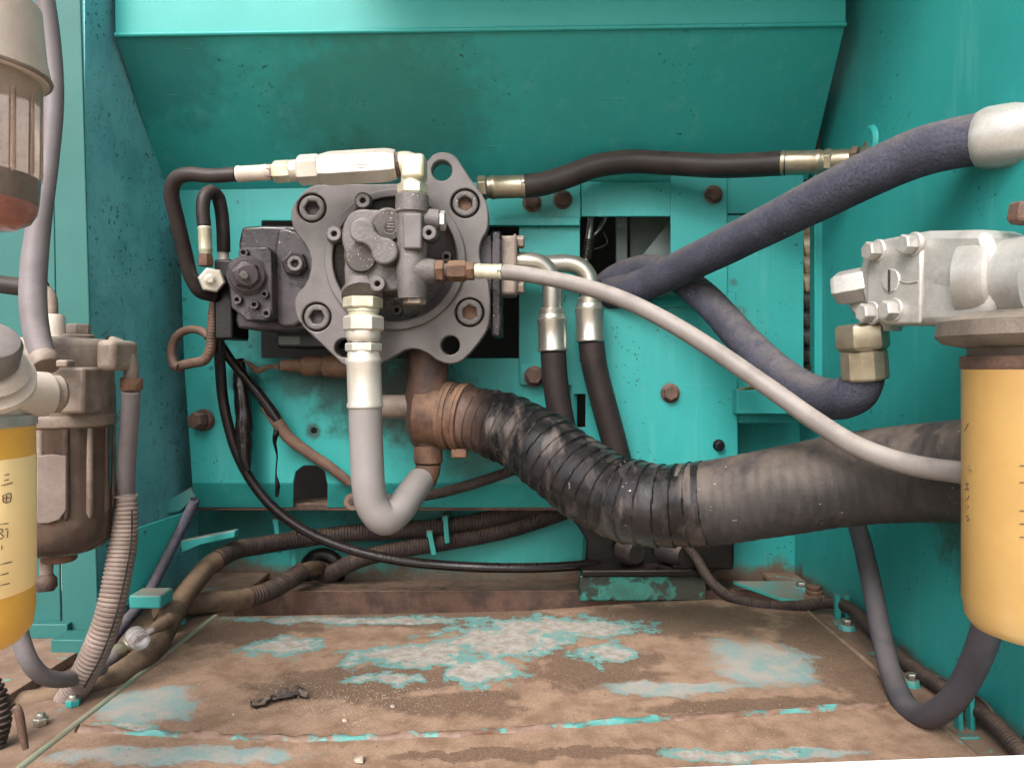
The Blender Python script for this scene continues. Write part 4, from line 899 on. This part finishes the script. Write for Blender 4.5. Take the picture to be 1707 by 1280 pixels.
lathe('priming_collar', P(-30, 640, .575), P(-24, 604, .560), [(0, .030), (.25, .0345), (.45, .034), (.55, .026), (.8, .029), (1, .024)], M['tan_pale'], yl, n=36)
lathe('priming_knob', P(-24, 608, .560), P(-14, 562, .545), [(0, .0175), (.2, .0205), (.75, .0205), (.92, .018), (1, .012)], M['knob'], yl, n=36)
def ymark(pts, w=.0004): return mark(pts, yc, YR + .0006, yl, w)
for p in ([(8, 792), (15, 790)], [(7, 801), (14, 799)], [(2, 809), (12, 807), (21, 804)],
          [(5, 826), (18, 822), (17, 836), (6, 837), (5, 826)], [(11, 825), (11, 836)], [(5, 831), (17, 829)],
          [(0, 874), (14, 872)], [(-4, 884), (2, 881), (5, 885), (0, 889), (6, 893), (2, 898), (-3, 896)], [(9, 882), (13, 881)], [(13, 884), (12, 896)], [(3, 909), (3, 916)],
          [(-4, 942), (20, 936)], [(-4, 960), (14, 955)], [(-4, 977), (16, 972)]): ymark(p)

# ================================================================== CONDUITS AND CABLES, LEFT AND CENTRE
bc_ = thing('split_conduit', 'fat pale corrugated conduit with a dark split, dropping along the left', 'conduit', P(120, 1150, .95))
bp = [(209, 812, .96), (210, 850, .955), (206, 900, .95), (196, 960, .94), (180, 1030, .93), (155, 1095, .93), (128, 1145, .94), (110, 1170, .95)]
corr('sleeve', bp, [S(15, .96), S(19, .955), S(22, .95), S(22.5, .94), S(22.5, .93), S(23, .93), S(22, .94), S(21, .95)], M['conduit_pale'], bc_, pitch=.0052, depth=.10, n=28)
tube('split_line', [P(x + o_, y, d - .0165) for (x, y, d), o_ in zip(bp[1:7], (10, 13, 13, 12, 13, 12))], .0011, M['hole'], bc_, n=8, rfun=wob(.3, 60))
tube('cable_tie', [P(209, 826, .96) + Vector((math.cos(t_ * .45) * S(17.5, .96), math.sin(t_ * .45) * S(17.5, .96), 0)) for t_ in range(15)], .0016, M['tan_pale'], bc_, n=6)
mc = thing('mud_conduit', 'smooth muddy conduit sweeping from the bottom left corner into the frame', 'conduit', P(150, 1160, .97))
tube('sleeve', [(-40, 1186, .93), (20, 1178, .94), (90, 1168, .955), (160, 1148, .98), (220, 1112, 1.02), (256, 1078, 1.07), (276, 1046, 1.12), (292, 1015, 1.16)], [S(24, .95)] * 4 + [S(22, 1.0)] * 4, M['conduit_mud'], mc, n=24, rfun=wob(.05, 20))
lh2 = thing('low_hose', 'short brown hose bending out from under the left yellow filter', 'hose', P(70, 1130, .86))
tube('hose', [(20, 1000, .86), (34, 1062, .86), (48, 1100, .86), (66, 1122, .87), (92, 1132, .89), (130, 1128, .93), (170, 1112, .97)], S(13.5, .88), M['hose_mauve'], lh2, n=18)
uc = thing('harness_conduit', 'upper of two long dusty corrugated conduits clipped to the back wall', 'conduit', P(560, 900, 1.47))
tube('taped_end', [(272, 1040, 1.17), (292, 1012, 1.2), (318, 978, 1.24), (345, 946, 1.29), (366, 930, 1.32)], S(17, 1.25), M['conduit_mud'], uc, n=20, rfun=wob(.05, 40))
corr('sleeve', [(360, 934, 1.31), (392, 917, 1.36), (440, 908, 1.42), (500, 899, 1.465), (580, 889, 1.485), (680, 883, 1.49), (780, 872, 1.49), (860, 855, 1.49), (950, 832, 1.49), (1010, 818, 1.49)], S(14.5, 1.45), M['conduit'], uc, pitch=.0058, depth=.10)
lc = thing('harness_conduit', 'lower of two long dusty corrugated conduits, passing the round grommet', 'conduit', P(560, 960, 1.47))
tube('taped_end', [(262, 1020, 1.2), (300, 1010, 1.23), (350, 1004, 1.27), (395, 1000, 1.31), (412, 996, 1.33)], S(17, 1.28), M['conduit_mud'], lc, n=20, rfun=wob(.05, 40))
corr('sleeve', [(405, 998, 1.325), (440, 988, 1.36), (480, 968, 1.41), (505, 950, 1.44)], S(16, 1.38), M['conduit'], lc, pitch=.0058, depth=.10)
tube('bare_cable', [(498, 955, 1.435), (515, 948, 1.465), (530, 946, 1.50), (540, 948, 1.53)], S(12, 1.48), M['conduit_mud'], lc, n=16)
corr('sleeve', [(545, 962, 1.52), (565, 948, 1.49), (610, 929, 1.48), (680, 914, 1.485), (760, 901, 1.49), (840, 885, 1.49), (920, 860, 1.49), (1000, 830, 1.49)], S(14, 1.49), M['conduit'], lc, pitch=.0058, depth=.10)
gr = thing('grommet', 'round black rubber grommet in the lower back wall', 'grommet', P(535, 990, 1.52))
gc = P(535, 954, 1.515)
lathe('ring', gc + Vector((0, .014, 0)), gc, [(0, S(39, 1.515)), (.5, S(39, 1.515)), (.85, S(36, 1.515)), (1, S(33, 1.515)), (1.0, S(24, 1.515)), (.6, S(22, 1.515)), (.5, 0)], M['black'], gr, n=36)
lathe('core', gc + Vector((0, .01, 0)), gc + Vector((0, .004, -.004)), [(0, S(22, 1.515)), (1, S(21, 1.515))], M['rust_dark'], gr, n=28)
for (x0, y0, x1, y1) in ((455, 868, 467, 922), (479, 893, 493, 948), (712, 888, 726, 925), (738, 862, 748, 905)):
    ct = thing('wall_clip', 'small teal strap clip %s' % {455: 'leftmost on the upper conduit', 479: 'just above the grommet', 712: 'on the lower conduit under the pale hose', 738: 'on the upper conduit right of the pale hose'}[x0], 'clip', P(x0, y1, 1.46), 'conduit clips on the lower back wall')
    poly_px('strap', [(x0, y0), (x0 + 8, y0 - 2), (x1 + 2, y1), (x1 - 7, y1 + 1)], 1.462, 1.466, M['paint_dusty'], ct, bev=.0015)
    box_px('foot', x0 - 1, y0 - 3, x0 + 9, y0 + 7, 1.464, 1.526, M['paint_dusty'], ct, bev=.001)
oc_ = thing('oily_hose', 'shiny black oily hose sweeping in a long curve below the pump', 'hose', P(600, 930, 1.4))
tube('hose', [(360, 520, 1.27), (364, 560, 1.29), (367, 610, 1.32), (371, 660, 1.34), (381, 710, 1.35), (396, 757, 1.36), (420, 802, 1.37), (456, 846, 1.375), (510, 885, 1.38), (580, 914, 1.385), (660, 933, 1.39), (740, 942, 1.395), (820, 946, 1.40), (900, 946, 1.41), (970, 942, 1.43), (1030, 936, 1.47)], S(8.6, 1.37), M['oily_hose'], oc_, n=16, rfun=ribs(.004, .03), step=.002)
ob = thing('oily_sleeve', 'black oil soaked sleeve hanging below the regulator', 'sleeve', P(405, 780, 1.37))
tube('sleeve', [(398, 598, 1.365), (402, 640, 1.365), (406, 690, 1.362), (407, 730, 1.36), (409, 765, 1.358), (412, 785, 1.356)], [S(9, 1.36), S(13, 1.36), S(14, 1.36), S(13.5, 1.36), S(12, 1.36), S(6, 1.36)], M['oily_hose'], ob, n=18, rfun=wob(.25, 60))
wd = thing('wire_loom', 'brown taped wire running diagonally down behind the pale hose', 'wire', P(480, 740, 1.37))
tube('oily_part', [(362, 566, 1.30), (385, 600, 1.33), (412, 633, 1.35), (440, 668, 1.36), (462, 700, 1.365)], [S(8, 1.33), S(7.5, 1.35), S(7.5, 1.35), S(9, 1.36), S(10, 1.36)], M['oily_hose'], wd, n=14, rfun=wob(.1, 50))
tube('taped_part', [(440, 672, 1.366), (460, 700, 1.366), (480, 728, 1.37), (515, 755, 1.375), (550, 778, 1.38), (585, 806, 1.385)], [S(9, 1.37), S(10.5, 1.37), S(10, 1.37), S(9, 1.37), S(8.5, 1.37), S(8, 1.37)], M['brown_sleeve'], wd, n=14, rfun=wob(.1, 50))
tube('torn_tape', [(463, 712, 1.362), (458, 735, 1.358), (462, 760, 1.358), (460, 790, 1.358), (463, 812, 1.36), (461, 828, 1.36)], [S(6, 1.36), S(3.5, 1.36), S(1.4, 1.36), S(1.2, 1.36), S(4.5, 1.36), S(3.5, 1.36)], M['black'], wd, n=8, rfun=wob(.5, 90))
w2 = thing('wire_loom', 'dark wire with a ring terminal crossing behind the pale J-shaped hose', 'wire', P(700, 840, 1.44))
tube('sleeve', [(598, 838, 1.385), (650, 832, 1.385), (720, 824, 1.382), (790, 806, 1.378), (850, 785, 1.372), (900, 762, 1.365)], S(9, 1.38), M['conduit'], w2, n=16, rfun=ribs(.005, .08), step=.001)
lathe('ring_terminal', P(588, 836, 1.38), P(588, 837, 1.388), [(0, S(14, 1.42)), (1, S(14, 1.42)), (1, S(7, 1.42)), (0, S(7, 1.42))], M['brown_sleeve'], w2, n=20)
bl = thing('brown_loom', 'rusty brown sleeved cable looped in a ring below the silver union', 'wire', P(300, 610, 1.28))
corr('sleeve', [(362, 482, 1.27), (356, 520, 1.27), (353, 556, 1.272), (350, 584, 1.275), (341, 600, 1.28), (322, 605, 1.285), (304, 609, 1.29), (296, 612, 1.295)], S(8.5, 1.28), M['brown_sleeve'], bl, pitch=.005, depth=.07, n=14)
tube('loop', [(352, 566, 1.275), (338, 553, 1.28), (318, 549, 1.285), (300, 556, 1.29), (288, 574, 1.295), (286, 594, 1.295), (292, 610, 1.29), (300, 613, 1.285)], [S(7, 1.28)] * 4 + [S(8, 1.29)] * 4, M['brown_sleeve'], bl, n=14, rfun=wob(.08, 50))
rb_ = thing('torn_rag', 'frayed grey brown strip dangling from the rusty drain pipe', 'rag', P(440, 618, 1.36))
tube('strip', [(472, 611, 1.36), (446, 612, 1.358), (428, 618, 1.357), (418, 608, 1.356), (406, 600, 1.357)], [S(6, 1.36), S(4, 1.36), S(6.5, 1.36), S(4, 1.36), S(1.5, 1.36)], M['conduit_mud'], rb_, n=8, rfun=wob(.5, 80))
# gusset bracket and arm, lower left
gs = thing('gusset_bracket', 'teal triangular gusset with a black rubber edge in the lower left corner', 'bracket', P(260, 1000, 1.2))
slab('plate', [P(214, 884, 1.14), P(308, 853, 1.26), P(296, 900, 1.24), P(246, 1000, 1.18), P(206, 1010, 1.14)], (.003, .003, 0), M['paint'], gs, bev=.001)
tube('rubber_edge', [(326, 832, 1.27), (300, 885, 1.24), (270, 945, 1.2), (243, 996, 1.16), (205, 1042, 1.12), (180, 1075, 1.10)], S(9, 1.2), M['rubber_blue'], gs, n=10)
box_px('foot', 214, 992, 268, 1015, 1.10, 1.14, M['paint_dusty'], gs, bev=.003)
ar = thing('support_arm', 'short teal support arm with rust, under the pump plate', 'bracket', P(340, 910, 1.36))
slab('arm', [P(300, 902, 1.32), P(392, 884, 1.32), P(391, 896, 1.32), P(335, 908, 1.32), P(303, 922, 1.32)], (0, .02, 0), M['paint_dusty'], ar, bev=.002)
slab('web', [P(250, 850, 1.40), P(318, 812, 1.42), P(326, 828, 1.41), P(300, 852, 1.40), P(252, 862, 1.39)], (0, .02, 0), M['paint_dusty'], ar, bev=.002)
# drain valve
dv = thing('drain_valve', 'small brass drain valve with a clear plastic tap on the muddy conduit', 'valve', P(230, 1070, 1.02))
vd = lambda t: P(178, 1098, 1.03).lerp(P(286, 1030, 1.10), t)
tube('hose_tail', [(130, 1135, 1.0), (160, 1112, 1.015), (190, 1090, 1.035)], S(15, 1.0), M['hose_mauve'], dv, n=16)
lathe('body', vd(.05), vd(.5), [(0, S(12, 1.05)), (.3, S(14, 1.05)), (.5, S(11, 1.05)), (.6, S(15, 1.05)), (1, S(12, 1.05))], M['brass_dull'], dv, n=20)
lathe('spigot', vd(.5), vd(1.0), [(0, S(10, 1.06)), (.4, S(9, 1.06)), (.5, S(11, 1.06)), (1, S(11, 1.06))], M['conduit_mud'], dv, n=18)
lathe('tap_disc', P(222, 1056, 1.03), P(236, 1070, 1.01), [(0, S(13, 1.02)), (.2, S(16, 1.02)), (.8, S(16, 1.02)), (1, S(13, 1.02))], M['clear'], dv, n=24)
slab('tap_lever', [P(226, 1058, 1.018), P(256, 1044, 1.03), P(260, 1050, 1.03), P(232, 1068, 1.016)], (.002, -.006, .002), M['clear'], dv, bev=.0015)
# rough black stub and steel pin at the bottom left
bs = thing('ribbed_stub', 'rough black ribbed stub at the bottom left edge', 'stub', P(5, 1240, .8))
corr('stub', [(-24, 1120, .82), (-10, 1160, .82), (-5, 1200, .82), (-10, 1240, .82)], [S(14, .82), S(20, .82), S(22, .82), S(18, .82)], M['rubber'], bs, pitch=.006, depth=.2)
pn = thing('steel_pin', 'worn steel hook pin standing at the bottom left', 'pin', P(38, 1250, .8))
tube('pin', [(22, 1176, .80), (28, 1180, .80), (34, 1200, .80), (38, 1226, .80), (43, 1248, .80)], [S(5, .8), S(7, .8), S(7, .8), S(6.5, .8), S(5, .8)], M['rust_dark'], pn, n=10)
for (x, y, r) in ((122, 1176, 9), (68, 1208, 9), (300, 1040, 8)):
    fx = floor_xy(x, y)
    ub = thing('stud_nut', {122: 'teal painted nut beside the muddy conduit', 68: 'greyish nut on the muddy flange near the bottom left corner', 300: 'teal nut on the left flange near the conduit crossing'}[x], 'nut', (fx[0], fx[1], 0), 'nuts on the floor flanges')
    hexn('nut', (fx[0], fx[1], 0), (fx[0], fx[1], .009), S(r * 1.3, fx[2]), M['paint_dusty'] if x != 68 else M['steel'], ub)
    lathe('stud', (fx[0], fx[1], .008), (fx[0], fx[1], .014), [(0, .005), (.8, .005), (1, .004)], M['steel'], ub, n=12)

# ================================================================== LOWER CENTRE AND RIGHT
bb_ = thing('mount_bracket', 'black oil soaked mounting bracket under the suction hose', 'bracket', P(1095, 1000, 1.42))
poly_px('wedge', [(942, 845), (1150, 860), (1225, 905), (1225, 938), (1180, 958), (975, 958), (978, 900)], 1.44, 1.52, M['black'], bb_, bev=.004)
box_px('block', 1120, 904, 1224, 950, 1.40, 1.47, M['black'], bb_, bev=.005)
box_px('foot', 966, 958, 1178, 1002, 1.40, 1.448, M['paint_oily'], bb_, bev=.003)
box_px('rib', 970, 950, 1182, 962, 1.392, 1.46, M['black'], bb_, bev=.003)
lathe('stub', P(1040, 915, 1.43), P(1062, 922, 1.40), [(0, S(22, 1.42)), (.8, S(22, 1.42)), (1, S(17, 1.42))], M['rubber'], bb_, n=24)
lathe('stub', P(1105, 915, 1.44), P(1140, 926, 1.40), [(0, S(22, 1.42)), (.8, S(20, 1.42)), (1, S(15, 1.42))], M['rubber'], bb_, n=24)
cr = thing('floor_conduit', 'thin corrugated conduit running along the foot of the right wall', 'conduit', P(1395, 1003, 1.25))
fz = [(1140, 905, 1.40), (1160, 930, 1.385), (1182, 965, 1.36), (1212, 992, 1.33), (1262, 1008, 1.30), (1330, 1010, 1.28), (1385, 1004, 1.262), (1418, 1014, 1.215), (1450, 1046, 1.14), (1490, 1088, 1.065), (1560, 1138, .955), (1640, 1190, .855), (1690, 1240, .80), (1730, 1290, .76)]
corr('sleeve', fz, [S(8.5, 1.4)] * 3 + [S(9.5, 1.33)] * 4 + [.0098] * 7, M['conduit'], cr, pitch=.0042, depth=.10, n=16)
tube('loose_wire', [(1560, 1126, .955), (1610, 1150, .90), (1650, 1180, .85), (1672, 1225, .81), (1700, 1262, .78)], .0022, M['rubber'], cr, n=8)
for (x0, x1, yt, yb, d, lb) in ((1394, 1417, 992, 1034, 1.235, 'teal upright clip holding the conduit where it meets the right wall'), (1598, 1626, 1150, 1222, .86, 'teal bent clip at the lower right, below the hose loop')):
    cl = thing('floor_clip', lb, 'clip', P(x0, yb, d), 'clips along the right wall')
    for xx in (x0, x1 - 8):
        poly_px('prong', [(xx, yt), (xx + 7, yt), (xx + 9, yb), (xx + 1, yb)], d, d + .012, M['paint_dusty'], cl, bev=.001)
    slab('foot', [P(x0 - 6, yb - 2, d - .002), P(x1 + 4, yb - 2, d - .002), P(x1 + 8, yb + 6, d - .02), P(x0 - 2, yb + 6, d - .02)], (0, 0, -.004), M['paint_dusty'], cl, bev=.001)
for (x, y, lb, mm) in ((1412, 1048, 'bright nut on a teal washer below the upright clip', 'steel'), (1519, 1142, 'bright nut on a teal washer inside the hose loop', 'steel'), (1336, 984, 'bright nut on a teal pad in the back right corner', 'steel'), (1357, 990, 'flat rust brown bolt in the back right corner', 'rusty')):
    fx = floor_xy(x, y)
    ub = thing('floor_bolt', lb, 'bolt', (fx[0], fx[1], 0), 'bolts along the right wall')
    lathe('washer', (fx[0], fx[1], -.001), (fx[0], fx[1], .008), [(0, S(15, fx[2])), (.8, S(14, fx[2])), (1, S(12, fx[2]))], M['paint_dusty'] if mm == 'steel' else M['rusty'], ub, n=8)
    hexn('nut', (fx[0], fx[1], .008), (fx[0], fx[1], .016), S(9 if mm == 'steel' else 13, fx[2]), M[mm], ub)
# debris on the plate
db = thing('rubber_scrap', 'torn piece of black rubber lying on the dirty floor plate', 'scrap', Vector(floor_xy(470, 1178)[:2] + (.004,)))
fp = lambda x, y, z=.010: Vector(floor_xy(x, y)[:2] + (z,))
tube('scrap', [fp(418, 1186), fp(436, 1184), fp(452, 1178), fp(472, 1172), fp(488, 1170), fp(500, 1166), fp(513, 1174)], [.004, .0062, .0036, .0055, .0040, .0068, .0015], M['rubber'], db, n=12, rfun=wob(1.1, 130), step=.002)
pebbles = ((655, 1184, .0035, 'tan pebble on the floor plate right of the rubber scrap'), (600, 1276, .006, 'brown crumb at the bottom edge of the floor plate'), (389, 1197, .002, 'tiny crumb left of the rubber scrap'), (575, 1208, .0035, 'flat brown crumb just behind the floor seam'))
for (x, y, r, lb) in pebbles:
    bm = bmesh.new(); bmesh.ops.create_icosphere(bm, subdivisions=2, radius=r)
    for v in bm.verts: v.co = v.co * (1 + .5 * noise.noise(v.co * 300)); v.co.z *= .6
    bmesh.ops.translate(bm, vec=fp(x, y, .004 + r * .35), verts=bm.verts)
    tag(finish('pebble', bm, M['tan']), lb, 'pebble', 'crumbs on the floor plate')
# sand grains
bm = bmesh.new()
for k in range(1500):
    x, y = (random.gauss(560, 120), random.gauss(1168, 26)) if k % 3 else (random.uniform(200, 1400), random.uniform(1040, 1260))
    r = random.uniform(.0003, .0010); p = fp(min(max(x, 180), 1450), min(max(y, 1040), 1275), .0042)
    bmesh.ops.create_icosphere(bm, subdivisions=1, radius=r, matrix=Matrix.Translation(p) @ Matrix.Diagonal((1, 1, .7, 1)))
sg = finish('sand', bm, M['tan'], None, 0); sg['kind'] = 'stuff'; sg['label'] = 'sand grains scattered over the floor plate'
